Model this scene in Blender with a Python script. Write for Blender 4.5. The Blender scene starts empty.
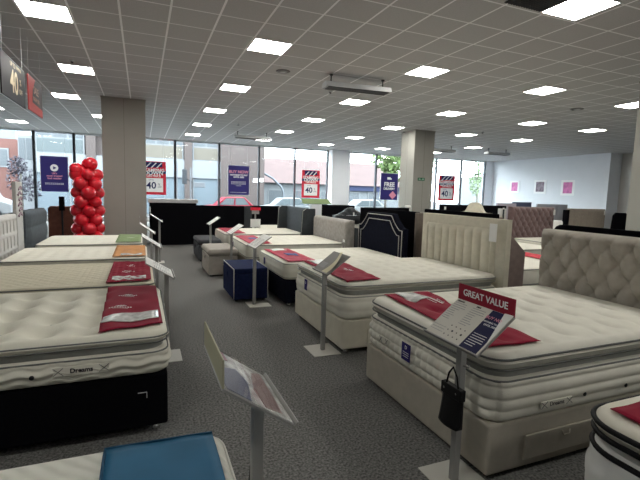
import bpy, bmesh, math, random
from mathutils import Matrix, Vector
PI = math.pi
random.seed(7)
S = bpy.context.scene
C = S.collection

# ------------------------------------------------------------------ camera, world, exposure
def cam_axes(yaw, pitch, roll):
    cy, sy, cp, sp = math.cos(yaw), math.sin(yaw), math.cos(pitch), math.sin(pitch)
    f = Vector((sy*cp, cy*cp, sp)); r = Vector((cy, -sy, 0)); u = r.cross(f)
    cr, sr = math.cos(roll), math.sin(roll)
    return cr*r + sr*u, -sr*r + cr*u, f
EYE = 1.5
cd = bpy.data.cameras.new('camera'); cam = bpy.data.objects.new('camera', cd); C.objects.link(cam)
cd.sensor_width = 36; cd.lens = 432.7/640*36; cd.clip_start = .05; cd.clip_end = 300
_r, _u, _f = cam_axes(0.3913, -0.10786, 0.0287)
cam.matrix_world = Matrix(((_r.x, _u.x, -_f.x, 0), (_r.y, _u.y, -_f.y, 0), (_r.z, _u.z, -_f.z, EYE), (0, 0, 0, 1)))
S.camera = cam
w = bpy.data.worlds.new('overcast_sky'); S.world = w; w.use_nodes = True
WN = w.node_tree.nodes; WB = WN['Background']
SKY = 11.5
WB.inputs[0].default_value = (.90, .965, 1.0, 1); WB.inputs[1].default_value = SKY
LAMP = 22.0
S.view_settings.view_transform = 'Standard'; S.view_settings.look = 'None'
S.view_settings.gamma = 1; S.view_settings.exposure = 0.75; S.view_settings.use_curve_mapping = False
CEIL = 3.752

# ------------------------------------------------------------------ materials
def hx(h):
    h = h.lstrip('#'); o = []
    for i in (0, 2, 4):
        v = int(h[i:i+2], 16)/255
        o.append(v/12.92 if v <= .04045 else ((v+.055)/1.055)**2.4)
    return tuple(o)
_mats = {}
def M(name, col, rough=.7, vary=0, vscale=30, bump=0, bscale=80, kind='noise', metal=0, spec=.12, sheen=0):
    if name in _mats: return _mats[name]
    m = bpy.data.materials.new(name); m.use_nodes = True; nt = m.node_tree; b = nt.nodes['Principled BSDF']
    if isinstance(col, str): col = hx(col)
    b.inputs['Base Color'].default_value = (*col, 1); b.inputs['Roughness'].default_value = rough
    b.inputs['Metallic'].default_value = metal; b.inputs['Specular IOR Level'].default_value = spec
    if sheen: b.inputs['Sheen Weight'].default_value = sheen
    tc = nt.nodes.new('ShaderNodeTexCoord')
    if vary:
        n = nt.nodes.new('ShaderNodeTexNoise'); n.inputs['Scale'].default_value = vscale; n.inputs['Detail'].default_value = 3
        nt.links.new(tc.outputs['Object'], n.inputs['Vector'])
        r = nt.nodes.new('ShaderNodeValToRGB'); r.color_ramp.elements[0].position = .3; r.color_ramp.elements[1].position = .7
        r.color_ramp.elements[0].color = (*[c*(1-vary) for c in col], 1); r.color_ramp.elements[1].color = (*[min(1, c*(1+vary)) for c in col], 1)
        nt.links.new(n.outputs['Fac'], r.inputs['Fac']); nt.links.new(r.outputs['Color'], b.inputs['Base Color'])
    if bump:
        if kind == 'noise':
            t = nt.nodes.new('ShaderNodeTexNoise'); t.inputs['Scale'].default_value = bscale; out = t.outputs['Fac']
        elif kind == 'voronoi':
            t = nt.nodes.new('ShaderNodeTexVoronoi'); t.inputs['Scale'].default_value = bscale; out = t.outputs['Distance']
        else:
            t = nt.nodes.new('ShaderNodeTexWave'); t.inputs['Scale'].default_value = bscale
            t.inputs['Distortion'].default_value = 3.5; t.inputs['Detail'].default_value = 1; t.bands_direction = 'Z' if kind == 'wavez' else 'DIAGONAL'
            t.inputs['Detail Scale'].default_value = .6
            out = t.outputs['Fac']
        nt.links.new(tc.outputs['Object'], t.inputs['Vector'])
        bp = nt.nodes.new('ShaderNodeBump'); bp.inputs['Strength'].default_value = bump; bp.inputs['Distance'].default_value = .01
        nt.links.new(out, bp.inputs['Height']); nt.links.new(bp.outputs['Normal'], b.inputs['Normal'])
    _mats[name] = m; return m
def emit(name, col, s):
    m = bpy.data.materials.new(name); m.use_nodes = True; nt = m.node_tree; nt.nodes.clear()
    e = nt.nodes.new('ShaderNodeEmission'); e.inputs[0].default_value = (*col, 1); e.inputs[1].default_value = s
    o = nt.nodes.new('ShaderNodeOutputMaterial'); nt.links.new(e.outputs[0], o.inputs[0]); return m
def glass(name, tint=(.93, .97, .98), refl=.008):
    m = bpy.data.materials.new(name); m.use_nodes = True; nt = m.node_tree; nt.nodes.clear()
    t = nt.nodes.new('ShaderNodeBsdfTransparent'); t.inputs[0].default_value = (*tint, 1)
    g = nt.nodes.new('ShaderNodeBsdfGlossy'); g.inputs['Roughness'].default_value = .02
    x = nt.nodes.new('ShaderNodeMixShader'); x.inputs[0].default_value = refl
    o = nt.nodes.new('ShaderNodeOutputMaterial')
    nt.links.new(t.outputs[0], x.inputs[1]); nt.links.new(g.outputs[0], x.inputs[2]); nt.links.new(x.outputs[0], o.inputs[0]); return m

def ceiling_mat():
    m = bpy.data.materials.new('ceiling_tiles'); m.use_nodes = True; nt = m.node_tree; b = nt.nodes['Principled BSDF']
    b.inputs['Roughness'].default_value = .85; b.inputs['Specular IOR Level'].default_value = .15
    tc = nt.nodes.new('ShaderNodeTexCoord'); sx = nt.nodes.new('ShaderNodeSeparateXYZ'); nt.links.new(tc.outputs['Object'], sx.inputs[0])
    def math_(op, a, c):
        n = nt.nodes.new('ShaderNodeMath'); n.operation = op
        for i, q in enumerate((a, c)):
            if q is None: continue
            if isinstance(q, (int, float)): n.inputs[i].default_value = q
            else: nt.links.new(q, n.inputs[i])
        return n.outputs[0]
    def line(out, off, hw):
        a = math_('ADD', out, -off + 60); a = math_('DIVIDE', a, .6); a = math_('FRACT', a, None)
        a = math_('SUBTRACT', a, .5); a = math_('ABSOLUTE', a, None); return math_('GREATER_THAN', a, .5 - hw/.6)
    lx = line(sx.outputs[0], .369, .014); ly = line(sx.outputs[1], .546, .013)
    n = nt.nodes.new('ShaderNodeTexNoise'); n.inputs['Scale'].default_value = 90; n.inputs['Detail'].default_value = 2
    nt.links.new(tc.outputs['Object'], n.inputs['Vector'])
    r = nt.nodes.new('ShaderNodeValToRGB'); r.color_ramp.elements[0].position = .3; r.color_ramp.elements[1].position = .7
    r.color_ramp.elements[0].color = (.46, .455, .455, 1); r.color_ramp.elements[1].color = (.54, .535, .535, 1)
    nt.links.new(n.outputs['Fac'], r.inputs['Fac'])
    def mix(f, a, col):
        x = nt.nodes.new('ShaderNodeMix'); x.data_type = 'RGBA'; nt.links.new(f, x.inputs['Factor']); nt.links.new(a, x.inputs['A']); x.inputs['B'].default_value = col; return x.outputs['Result']
    c1 = mix(ly, r.outputs['Color'], (.86, .86, .86, 1)); c2 = mix(lx, c1, (.95, .95, .95, 1))
    nt.links.new(c2, b.inputs['Base Color']); return m
def brick_mat(name, c1, c2, mortar, scale=4.):
    m = bpy.data.materials.new(name); m.use_nodes = True; nt = m.node_tree; b = nt.nodes['Principled BSDF']; b.inputs['Roughness'].default_value = .9
    tc = nt.nodes.new('ShaderNodeTexCoord'); mp = nt.nodes.new('ShaderNodeMapping'); mp.inputs['Rotation'].default_value = (PI/2, 0, 0)
    nt.links.new(tc.outputs['Object'], mp.inputs['Vector'])
    t = nt.nodes.new('ShaderNodeTexBrick'); t.inputs['Color1'].default_value = (*hx(c1), 1); t.inputs['Color2'].default_value = (*hx(c2), 1)
    t.inputs['Mortar'].default_value = (*hx(mortar), 1); t.inputs['Scale'].default_value = scale; t.inputs['Mortar Size'].default_value = .02
    nt.links.new(mp.outputs[0], t.inputs['Vector']); nt.links.new(t.outputs['Color'], b.inputs['Base Color']); return m

CARPET = M('carpet', (.155, .154, .149), .95, .6, 70, .5, 200)
IVORY = M('mattress_ivory', (.72, .70, .62), .85, .04, 12, .10, 300)
IVORYQ = M('mattress_quilt', (.64, .62, .54), .85, .04, 12, .45, 22, 'voronoi')
WAVY = M('mattress_wave_border', (.66, .64, .56), .85, .04, 12, .1, 250)
FOAMW = M('foam_wave_cover', (.62, .62, .56), .8, .03, 10, .6, 9, 'wave')
WHITEQ = M('mattress_white', (.66, .66, .64), .85, .03, 10, .1, 300)
CREAMR = M('mattress_cream', (.74, .72, .64), .85, .05, 9, .14, 200)
GREYPIPE = M('grey_piping', (.16, .165, .16), .7)
SILVERPIPE = M('satin_border', (.33, .335, .31), .5, .05, 30)
BLACKPIPE = M('black_piping', (.010, .010, .011), .6)
BLACK = M('black_fabric', (.0045, .0045, .006), 1., .2, 60, spec=.02)
NAVY = M('navy_velvet', (.013, .019, .060), .9, .2, 20, spec=.05)
NAVYD = M('midnight_velvet', (.007, .008, .016), .9, .2, 20, spec=.05)
STONE = M('stone_fabric', (.45, .418, .355), .9, .06, 14, .1, 500)
STONE2 = M('oat_fabric', (.37, .34, .295), .9, .06, 18, .15, 500)
CREAMHB = M('cream_chenille', (.62, .585, .48), .9, .06, 14, .1, 400)
GREYV = M('silver_velvet', (.30, .28, .255), .75, .18, 14, sheen=.3)
GREYD = M('charcoal_fabric', (.050, .056, .062), .9, .1, 20)
SLATE = M('slate_fabric', (.085, .10, .115), .9, .1, 20)
MAUVE = M('mauve_velvet', (.16, .105, .105), .8, .12, 16, sheen=.3)
MAUVEL = M('dusky_mauve_fabric', (.22, .17, .155), .9, .1, 16)
TAUPE = M('taupe_fabric', (.26, .225, .195), .9, .08, 16)
BROWN = M('brown_leather', (.10, .042, .03), .6, .15, 12)
OTT = M('pewter_fabric', (.33, .305, .275), .9, .08, 14)
OTTG = M('dark_grey_velvet', (.065, .068, .075), .9, .1, 14)
RED = M('banner_crimson', (.25, .008, .030), .75, .06, 8)
PINKR = M('banner_rose', (.40, .045, .075), .75, .06, 8)
GREEN = M('banner_sage', (.20, .27, .13), .75, .06, 8)
ORANGE = M('banner_tan', (.52, .25, .10), .75, .06, 8)
BLUEMAT = M('blue_topper', (.020, .11, .21), .55, .08, 6)
PAPER = M('white_paper', (.80, .80, .78), .55)
GLOSSY = M('glossy_leaflet', (.58, .58, .57), .25, .35, 18, spec=.6)
CREAMP = M('cream_board', (.62, .60, .54), .5)
OLIVE = M('putty_card', (.36, .35, .255), .7)
STEEL = M('grey_powder_coat', (.33, .33, .32), .45, metal=.3)
PLATE = M('pale_powder_coat', (.55, .54, .50), .5)
CHROME = M('chrome', (.6, .6, .6), .25, metal=1)
DARKM = M('dark_metal', (.02, .022, .025), .5)
PURPLE = M('purple_print', (.035, .028, .15), .5)
INK = M('navy_ink', (.018, .022, .10), .5)
WHITEP = M('white_print', (.85, .85, .85), .5)
PINKP = M('pink_print', (.75, .30, .40), .5)
REDP = M('red_print', (.62, .025, .05), .5)
DARKP = M('charcoal_print', (.03, .03, .035), .5)
GOLDP = M('gold_print', (.55, .47, .34), .5)
COLM = M('column_paint', (.36, .352, .32), .8, .02, 3)
WALLW = M('white_paint', (.80, .82, .86), .8, .015, 2)
WALLG = M('pale_grey_paint', (.62, .60, .57), .8, .015, 2)
CASE = M('painted_casing', (.55, .56, .57), .5)
GRILLE = M('dark_grille', (.035, .035, .037), .6)
CHALK = M('chalk_leatherette', (.55, .54, .53), .6, .04, 10)

# ------------------------------------------------------------------ mesh helpers
class MB:
    def __init__(s): s.v = []; s.f = []
    def add(s, vs, fs):
        o = len(s.v); s.v += [tuple(p) for p in vs]; s.f += [tuple(i+o for i in f) for f in fs]; return s
    def box(s, x0, x1, y0, y1, z0, z1):
        return s.add([(x0, y0, z0), (x1, y0, z0), (x1, y1, z0), (x0, y1, z0), (x0, y0, z1), (x1, y0, z1), (x1, y1, z1), (x0, y1, z1)],
              [(0, 3, 2, 1), (4, 5, 6, 7), (0, 1, 5, 4), (1, 2, 6, 5), (2, 3, 7, 6), (3, 0, 4, 7)])
    def tube(s, pts, r, n=8, closed=False, r1=None):
        P = [Vector(p) for p in pts]; N = len(P); rings = []; prev = None; vs = []; fs = []
        for i, p in enumerate(P):
            a = P[(i-1) % N] if (closed or i) else p; b = P[(i+1) % N] if (closed or i < N-1) else p
            t = (b-a).normalized()
            if prev is None: u = t.cross(Vector((0, 0, 1)) if abs(t.z) < .9 else Vector((1, 0, 0))).normalized()
            else: u = (prev - t*prev.dot(t)).normalized()
            prev = u; q = t.cross(u); rr = r if r1 is None else r + (r1-r)*i/max(1, N-1)
            for k in range(n):
                ang = 2*PI*k/n; vs.append(p + (u*math.cos(ang) + q*math.sin(ang))*rr)
        for i in range(N if closed else N-1):
            j = (i+1) % N
            for k in range(n): fs.append((i*n+k, i*n+(k+1) % n, j*n+(k+1) % n, j*n+k))
        if not closed: fs.append(tuple(range(n))[::-1]); fs.append(tuple((N-1)*n+k for k in range(n)))
        return s.add(vs, fs)
    def lathe(s, prof, n=16, c=(0, 0, 0)):
        vs = []; fs = []
        for (r, z) in prof:
            for k in range(n): vs.append((c[0]+r*math.cos(2*PI*k/n), c[1]+r*math.sin(2*PI*k/n), c[2]+z))
        for i in range(len(prof)-1):
            for k in range(n): fs.append((i*n+k, i*n+(k+1) % n, (i+1)*n+(k+1) % n, (i+1)*n+k))
        fs.append(tuple(range(n))[::-1]); fs.append(tuple((len(prof)-1)*n+k for k in range(n)))
        return s.add(vs, fs)
    def prism(s, pts, axis, a, b):
        # pts 2-D outline; axis 'x': (y,z) outline swept in x; 'y': (x,z); 'z': (x,y)
        def P(p, t): return {'x': (t, p[0], p[1]), 'y': (p[0], t, p[1]), 'z': (p[0], p[1], t)}[axis]
        n = len(pts); vs = [P(p, a) for p in pts] + [P(p, b) for p in pts]
        fs = [tuple(range(n))[::-1], tuple(range(n, 2*n))] + [(i, (i+1) % n, n+(i+1) % n, n+i) for i in range(n)]
        return s.add(vs, fs)
    def build(s, name, mat, parent=None, smooth=False, bevel=0, seg=2):
        me = bpy.data.meshes.new(name); me.from_pydata(s.v, [], s.f); me.update()
        bm = bmesh.new(); bm.from_mesh(me); bmesh.ops.recalc_face_normals(bm, faces=bm.faces); bm.to_mesh(me); bm.free()
        me.materials.append(mat)
        if smooth: me.polygons.foreach_set('use_smooth', [True]*len(me.polygons))
        o = bpy.data.objects.new(name, me); C.objects.link(o)
        if parent: o.parent = parent
        if bevel:
            b = o.modifiers.new('bevel', 'BEVEL'); b.width = bevel; b.segments = seg; b.limit_method = 'ANGLE'; b.angle_limit = .7
        return o
def box(name, mat, parent, x0, x1, y0, y1, z0, z1, bevel=0, seg=2):
    return MB().box(x0, x1, y0, y1, z0, z1).build(name, mat, parent, bevel=bevel, seg=seg)
def tag(o, label, cat, group=None):
    o['label'] = label; o['category'] = cat
    if group: o['group'] = group
    return o
def thing(name, label, cat, loc=(0, 0, 0), rz=0, group=None):
    o = bpy.data.objects.new(name, None); o.empty_display_size = .1; C.objects.link(o); o.location = loc; o.rotation_euler = (0, 0, rz)
    return tag(o, label, cat, group)
def struct(o): o['kind'] = 'structure'; return o
def text(s, size, mat, parent, loc, rot=(0, 0, 0), name='lettering', align='CENTER', ext=.0008, bold=0, sx=1):
    cu = bpy.data.curves.new(name, 'FONT'); cu.body = s; cu.size = size; cu.align_x = align; cu.align_y = 'CENTER'; cu.extrude = ext; cu.offset = bold; cu.resolution_u = 3
    t = bpy.data.objects.new(name+'_curve', cu); C.objects.link(t)
    bpy.context.view_layer.update()
    me = bpy.data.meshes.new_from_object(t.evaluated_get(bpy.context.evaluated_depsgraph_get()))
    bpy.data.objects.remove(t); bpy.data.curves.remove(cu)
    me.name = name; me.materials.clear(); me.materials.append(mat)
    o = bpy.data.objects.new(name, me); C.objects.link(o); o.parent = parent; o.location = loc; o.rotation_euler = rot; o.scale = (sx, 1, 1)
    return o
def copy_tree(o, parent=None):
    c = o.copy(); C.objects.link(c)
    if parent: c.parent = parent
    for ch in list(o.children): copy_tree(ch, c)
    return c

# rounded-rectangle grid slab used for mattresses, cushions, ottoman lids
def rr_map(u, v, a, b, r):
    x, y = u, v; du = abs(u)-(a-r); dv = abs(v)-(b-r)
    if du > 0 and dv > 0:
        du /= r; dv /= r
        X = du*math.sqrt(max(0, 1-dv*dv/2)); Y = dv*math.sqrt(max(0, 1-du*du/2))
        x = math.copysign(a-r+X*r, u); y = math.copysign(b-r+Y*r, v)
    return x, y
def rr_norm(x, y, a, b, r):
    dx = abs(x)-(a-r); dy = abs(y)-(b-r)
    if dx > 1e-6 and dy > 1e-6:
        l = math.hypot(dx, dy); return math.copysign(dx/l, x), math.copysign(dy/l, y)
    if abs(x)-a > abs(y)-b: return math.copysign(1, x), 0
    return 0, math.copysign(1, y)
def axis_pts(a, r, step):
    n = max(2, int(2*(a-r)/step)); k = max(2, int(r/step*1.3)+1)
    return [-a+r*i/k for i in range(k)] + [-(a-r)+2*(a-r)*i/n for i in range(n)] + [a-r+r*i/k for i in range(k+1)]
def slab(mb, L, W, r, za, zb, e=.03, step=.035, bump=None, side=None, nr=5, bulge=.0):
    a, b = L/2-e, W/2-e; ri = max(.01, r-e); X = axis_pts(a, ri, step); Y = axis_pts(b, ri, step); nx, ny = len(X), len(Y)
    vs = []
    for i in range(nx):
        for j in range(ny):
            x, y = rr_map(X[i], Y[j], a, b, ri); vs.append((x, y, zb + (bump(x, y)*edge_fade(x, y, a, b) if bump else 0)))
    fs = [(i*ny+j, (i+1)*ny+j, (i+1)*ny+j+1, i*ny+j+1) for i in range(nx-1) for j in range(ny-1)]
    per = [i*ny for i in range(nx)] + [(nx-1)*ny+j for j in range(1, ny)] + [i*ny+ny-1 for i in range(nx-2, -1, -1)] + [j for j in range(ny-2, 0, -1)]
    base = [(vs[p][0], vs[p][1]) for p in per]; nor = [rr_norm(x, y, a, b, ri) for x, y in base]
    prof = [(e*.5, zb-e*.134), (e*.866, zb-e*.5)]
    for k in range(nr+1):
        t = k/nr; prof.append((e + bulge*math.sin(PI*t), zb-e - (zb-za-2*e)*t))
    prof += [(e*.866, za+e*.5), (e*.5, za+e*.134), (0, za)]
    prev = per; n = len(per)
    for (off, z) in prof:
        cur = []
        for (x, y), (ux, uy) in zip(base, nor):
            o = off
            if side and za+e*.4 < z < zb-e*.4: o += side(x, y, ux, uy, z)
            vs.append((x+ux*o, y+uy*o, z)); cur.append(len(vs)-1)
        fs += [(prev[k], prev[(k+1) % n], cur[(k+1) % n], cur[k]) for k in range(n)]
        prev = cur
    fs.append(tuple(prev)); mb.add(vs, fs); return mb
def edge_fade(x, y, a, b, w=.10):
    d = min(a-abs(x), b-abs(y)); return min(1, max(0, d/w))
def loop(L, W, r, z, off=0, step=.05):
    a, b = L/2, W/2; X = axis_pts(a, r, step); Y = axis_pts(b, r, step)
    P = [(x, -b) for x in X] + [(a, y) for y in Y[1:]] + [(x, b) for x in X[::-1][1:]] + [(-a, y) for y in Y[::-1][1:-1]]
    out = []
    for u, v in P:
        x, y = rr_map(u, v, a, b, r); nx, ny = rr_norm(x, y, a, b, r); out.append((x+nx*off, y+ny*off, z))
    return out
def tufts(px, py, depth, sig, sy=None):
    sy = sy or sig
    def f(x, y):
        s = 0; i0 = round(x/px)
        for i in (i0-1, i0, i0+1):
            oy = py/2 if i % 2 else 0; j0 = round((y-oy)/py)
            for j in (j0-1, j0, j0+1):
                s += math.exp(-((x-i*px)/sig)**2-((y-j*py-oy)/sy)**2)
        return -depth*s
    return f
def diamond(p, depth):
    def f(x, y): return depth*(abs(math.sin(PI*(x+y)/p)*math.sin(PI*(x-y)/p))**.5 - 1)
    return f

# ------------------------------------------------------------------ mattress, banner, bed base, headboards
def mattress(label, loc, rz, L, W, z0, z1, r=.09, bump=None, pillow=0, mat=IVORY, border=None, pipe=GREYPIPE, side=None, step=.035, gap=None, pr=.006, group=None, name='mattress', nr=5, e=.03):
    t = thing(name, label, 'mattress', (loc[0], loc[1], 0), rz, group)
    border = border or mat
    if pillow:
        zb = z1-pillow-.035
        mb = MB(); slab(mb, L, W, r, z0, zb, .035, step, None, side, nr, .012); mb.build('border', border, t, True)
        mb = MB(); slab(mb, L-.06, W-.06, r, zb-.01, zb+.045, .01, .06, None, None, 2); mb.build('recess_band', gap or SILVERPIPE, t, True)
        mb = MB(); slab(mb, L-.005, W-.005, r, z1-pillow, z1, .045, step, bump, None, 4, .008); mb.build('pillow_top', mat, t, True)
        for z, o in ((z1-.030, .0), (z1-pillow+.012, -.004), (zb-.014, -.003)):
            MB().tube(loop(L, W, r, z, o), pr, 6, True).build('piping', pipe, t, True)
        et = .045
    else:
        mb = MB(); slab(mb, L, W, r, z0, z1, e, step, bump, side, nr, .008); mb.build('cover', mat, t, True)
        for z in (z1-e*.55, z0+.03):
            MB().tube(loop(L, W, r, z, .001), pr, 6, True).build('piping', pipe, t, True)
        et = e
    kx = 1-.065/(L/2)
    for ch in t.children:
        for v in ch.data.vertices:
            if v.co.x > 0: v.co.x *= kx
            if v.co.z < z0+.003: v.co.z = z0+.003
    def topz(x, y):
        a, b = L/2, W/2; dx = abs(x)-(a-r); dy = abs(y)-(b-r)
        d = r-math.hypot(max(dx, 0), max(dy, 0)) if (dx > 0 and dy > 0) else min(a-abs(x), b-abs(y))
        base = z1 + (bump(x, y)*edge_fade(x, y, a-et, b-et) if bump else 0)
        if d < et: base = z1-et+math.sqrt(max(0, et*et-(et-max(d, 0))**2))
        return base
    t_info = dict(o=t, topz=topz, loc=loc, rz=rz, L=L, W=W, z0=z0, z1=z1)
    return t_info
def banner(mi, label, quad, mat, n=(12, 26), lift=.016, name='foot_banner', cat='banner', group=None, grow=None):
    # quad: four local corners a(foot,-y) b(head,-y) c(head,+y) d(foot,+y) laid over the mattress top
    vs = []; nu, nv = n
    for i in range(nu+1):
        for j in range(nv+1):
            u, v = i/nu, j/nv
            p = [(1-u)*(1-v)*quad[0][k]+u*(1-v)*quad[1][k]+u*v*quad[2][k]+(1-u)*v*quad[3][k] for k in (0, 1)]
            vs.append((p[0], p[1], mi['topz'](*p)+lift+.002*math.sin(p[0]*31+p[1]*17)))
    m = len(vs); vs += [(x, y, z-.003) for x, y, z in vs]; fs = []; k = nv+1
    for i in range(nu):
        for j in range(nv):
            q = (i*k+j, (i+1)*k+j, (i+1)*k+j+1, i*k+j+1); fs.append(q); fs.append(tuple(m+x for x in q[::-1]))
    per = [i*k for i in range(nu+1)] + [nu*k+j for j in range(1, k)] + [i*k+nv for i in range(nu-1, -1, -1)] + [j for j in range(nv-1, 0, -1)]
    for a in range(len(per)):
        p, q = per[a], per[(a+1) % len(per)]; fs.append((p, q, q+m, p+m))
    o = MB().add(vs, fs).build(name, mat, None, True); o.location = (mi['loc'][0], mi['loc'][1], 0); o.rotation_euler = (0, 0, mi['rz'])
    tag(o, label, cat, group); return o
def on_top(mi, b, name, mat, cx, cy, lx, ly, rot=0, lift=.022, nseg=6, thick=.002, smooth=True):
    # a leaflet or printed block that follows the banner under it
    vs = []; c, s = math.cos(rot), math.sin(rot)
    for i in range(nseg+1):
        for j in range(nseg+1):
            a = (i/nseg-.5)*lx; d = (j/nseg-.5)*ly; x = cx+a*c-d*s; y = cy+a*s+d*c
            vs.append((x, y, mi['topz'](x, y)+lift+.002*math.sin(x*31+y*17)))
    k = nseg+1; m = len(vs); vs += [(x, y, z-thick) for x, y, z in vs]
    fs = [(i*k+j, (i+1)*k+j, (i+1)*k+j+1, i*k+j+1) for i in range(nseg) for j in range(nseg)]
    fs += [tuple(m+q for q in f[::-1]) for f in fs]
    per = [i*k for i in range(k)] + [nseg*k+j for j in range(1, k)] + [i*k+nseg for i in range(nseg-1, -1, -1)] + [j for j in range(nseg-1, 0, -1)]
    fs += [(per[a], per[(a+1) % len(per)], per[(a+1) % len(per)]+m, per[a]+m) for a in range(len(per))]
    return MB().add(vs, fs).build(name, mat, b, smooth)
def print_marks(mi, b, cx, cy, rot, mat=WHITEP, s=1., flip=1):
    # small leaf emblem with two lines of print, reading across the bed end
    vs = MB()
    def pt(u, v):
        x = cx+u*math.cos(rot)-v*math.sin(rot); y = cy+u*math.sin(rot)+v*math.cos(rot)
        return (x, y, mi['topz'](x, y)+.0215+.002*math.sin(x*31+y*17))
    for k in range(5):
        a = (k-2)*.5; L1 = .055*s
        p0 = (0, .0); p1 = (math.sin(a-.14)*L1*.7, math.cos(a-.14)*L1*.6); p2 = (math.sin(a)*L1, math.cos(a)*L1*.8); p3 = (math.sin(a+.14)*L1*.7, math.cos(a+.14)*L1*.6)
        vs.add([pt(*p) for p in (p0, p1, p2, p3)], [(0, 1, 2, 3)])
    for row, (wd, hh, yy) in enumerate(((.17, .020, -.03), (.11, .009, -.058))):
        n = 9 if row == 0 else 13; u = -wd/2*s; random.seed(row+3)
        for k in range(n):
            ww = wd*s/n*.62
            vs.add([pt(u, yy*s), pt(u+ww, yy*s), pt(u+ww, (yy+hh*random.uniform(.7, 1))*s), pt(u, (yy+hh)*s)], [(0, 1, 2, 3)]); u += wd*s/n
    return vs.build('printed_emblem', mat, b)
def panel(name, mat, parent, x, W, z0, top, T, disp=None, ny=40, nz=24, yo=0, smooth=True, depth_edge=.02):
    # upholstered board: front faces -x at x, back at x+T; top(y) gives the outline
    vs = []; fs = []
    for i in range(ny+1):
        y = (i/ny-.5)*W
        for j in range(nz+1):
            h = top(y) if callable(top) else top; z = z0+(h-z0)*j/nz
            d = min(W/2-abs(y), h-z); e = min(1, max(0, d/.03)); rnd = depth_edge*(1-math.sqrt(max(0, 1-(1-e)**2)))
            vs.append((x - (disp(y, z)*min(1, d/.05) if disp else 0) + rnd, y+yo, z))
    k = nz+1
    fs = [(i*k+j, (i+1)*k+j, (i+1)*k+j+1, i*k+j+1) for i in range(ny) for j in range(nz)]
    per = [i*k for i in range(ny+1)] + [ny*k+j for j in range(1, k)] + [i*k+nz for i in range(ny-1, -1, -1)] + [j for j in range(nz-1, 0, -1)]
    m = len(vs); vs += [(x+T, vs[p][1], vs[p][2]) for p in per]; n = len(per)
    fs += [(per[a], per[(a+1) % n], m+(a+1) % n, m+a) for a in range(n)] + [tuple(m+a for a in range(n))]
    o = MB().add(vs, fs).build(name, mat, parent, smooth)
    if smooth:
        es = o.modifiers.new('edges', 'EDGE_SPLIT'); es.split_angle = .9
    return o
def buttoned(py, pz, depth, y0=0, z0=0):
    def f(y, z):
        best = 9; i0 = round((z-z0)/pz)
        for i in (i0-1, i0, i0+1):
            oy = py/2 if i % 2 else 0; j = round((y-y0-oy)/py)
            for jj in (j-1, j, j+1):
                best = min(best, math.hypot((y-y0-oy-jj*py)/py, (z-z0-i*pz)/pz/1.6))
        a = (y-y0)/py+(z-z0)/(2*pz); c = (y-y0)/py-(z-z0)/(2*pz)
        g = min(abs(a-round(a)), abs(c-round(c)))
        return depth*(min(1, best/.40)**.6*.6 + min(1, g/.13)**.55*.4)
    return f
def channels(p, depth): return lambda y, z: depth*abs(math.sin(PI*y/p))**.45
def bed_base(label, loc, rz, L, W, zt, mat, drawers=(), z0=.05, feet=CHROME, group=None, name='divan_bed', side=None, lines=None):
    t = thing(name, label, 'bed', (loc[0], loc[1], 0), rz, group)
    L2, W2 = L/2, W/2
    box('base', mat, t, -L2, L2, -W2, W2, z0, zt, .018, 3)
    for sx in (-1, 1):
        for sy in (-1, 1):
            m = MB(); m.lathe([(.018, 0), (.026, .006), (.026, .03), (.014, .04), (.014, z0+.01)], 10, (sx*(L2-.07), sy*(W2-.06), 0)); m.build('castor', feet, t, True)
    for (sy, xa, xb, za, zb) in drawers:
        y = sy*W2; d = box('drawer', mat, t, xa, xb, min(y, y+sy*.012), max(y, y+sy*.012), za, zb, .006)
        m = MB(); xm = (xa+xb)/2
        m.tube([(xm-.03, y+sy*.012, zb-.02), (xm-.025, y+sy*.02, zb-.045), (xm+.025, y+sy*.02, zb-.045), (xm+.03, y+sy*.012, zb-.02)], .005, 6); m.build('pull', mat, d, True)
    return t

# ------------------------------------------------------------------ THE SETTING
WY = 21.2; RX = 20.3; LX = -10; BY = -5
struct(MB().box(LX-.2, 22, BY-.2, WY+.25, -.12, 0).build('floor', CARPET))
struct(MB().box(LX-.2, 22, BY-.2, WY+.25, CEIL, CEIL+.1).build('ceiling', ceiling_mat()))
struct(MB().box(LX-.2, LX, BY, WY, 0, CEIL).build('wall_left', WALLW))
struct(MB().box(LX, 22, BY-.2, BY, 0, CEIL).build('wall_back', WALLW))
struct(MB().box(RX, RX+1.2, 15.5, WY+.25, 0, CEIL).build('wall_right', WALLW))
struct(MB().box(RX-.10, RX+1.2, 13.8, 15.5, 0, CEIL).build('wall_right_pier', WALLW))
struct(MB().box(21.0, 21.5, BY, 13.8, 0, CEIL).build('wall_right_recess', WALLG))
struct(MB().box(19.66, RX, WY-.05, WY+.2, 0, CEIL).build('wall_front_pier', WALLW))
struct(MB().box(9.08, 10.1, WY-.55, WY+.2, 0, CEIL).build('wall_front_column', WALLW))
struct(MB().box(LX, 19.66, WY-.06, WY+.1, 0, .12).build('trim_1', CASE))
struct(MB().box(LX, 19.66, WY-.06, WY+.1, 3.71, CEIL).build('trim_2', CASE))
GL = glass('window_glass'); FR = M('window_frame_dark', (.030, .034, .04), .5)
FRL = M('window_frame_grey', (.07, .075, .085), .6)
edges = [LX, -8.4, -6.2, -4.08, -2.63, -.86, 1.43, 3.42, 5.37, 7.24, 9.08, None, 10.1, 11.97, 14.0, 16.0, 17.82, 19.66]
k = 0
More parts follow.
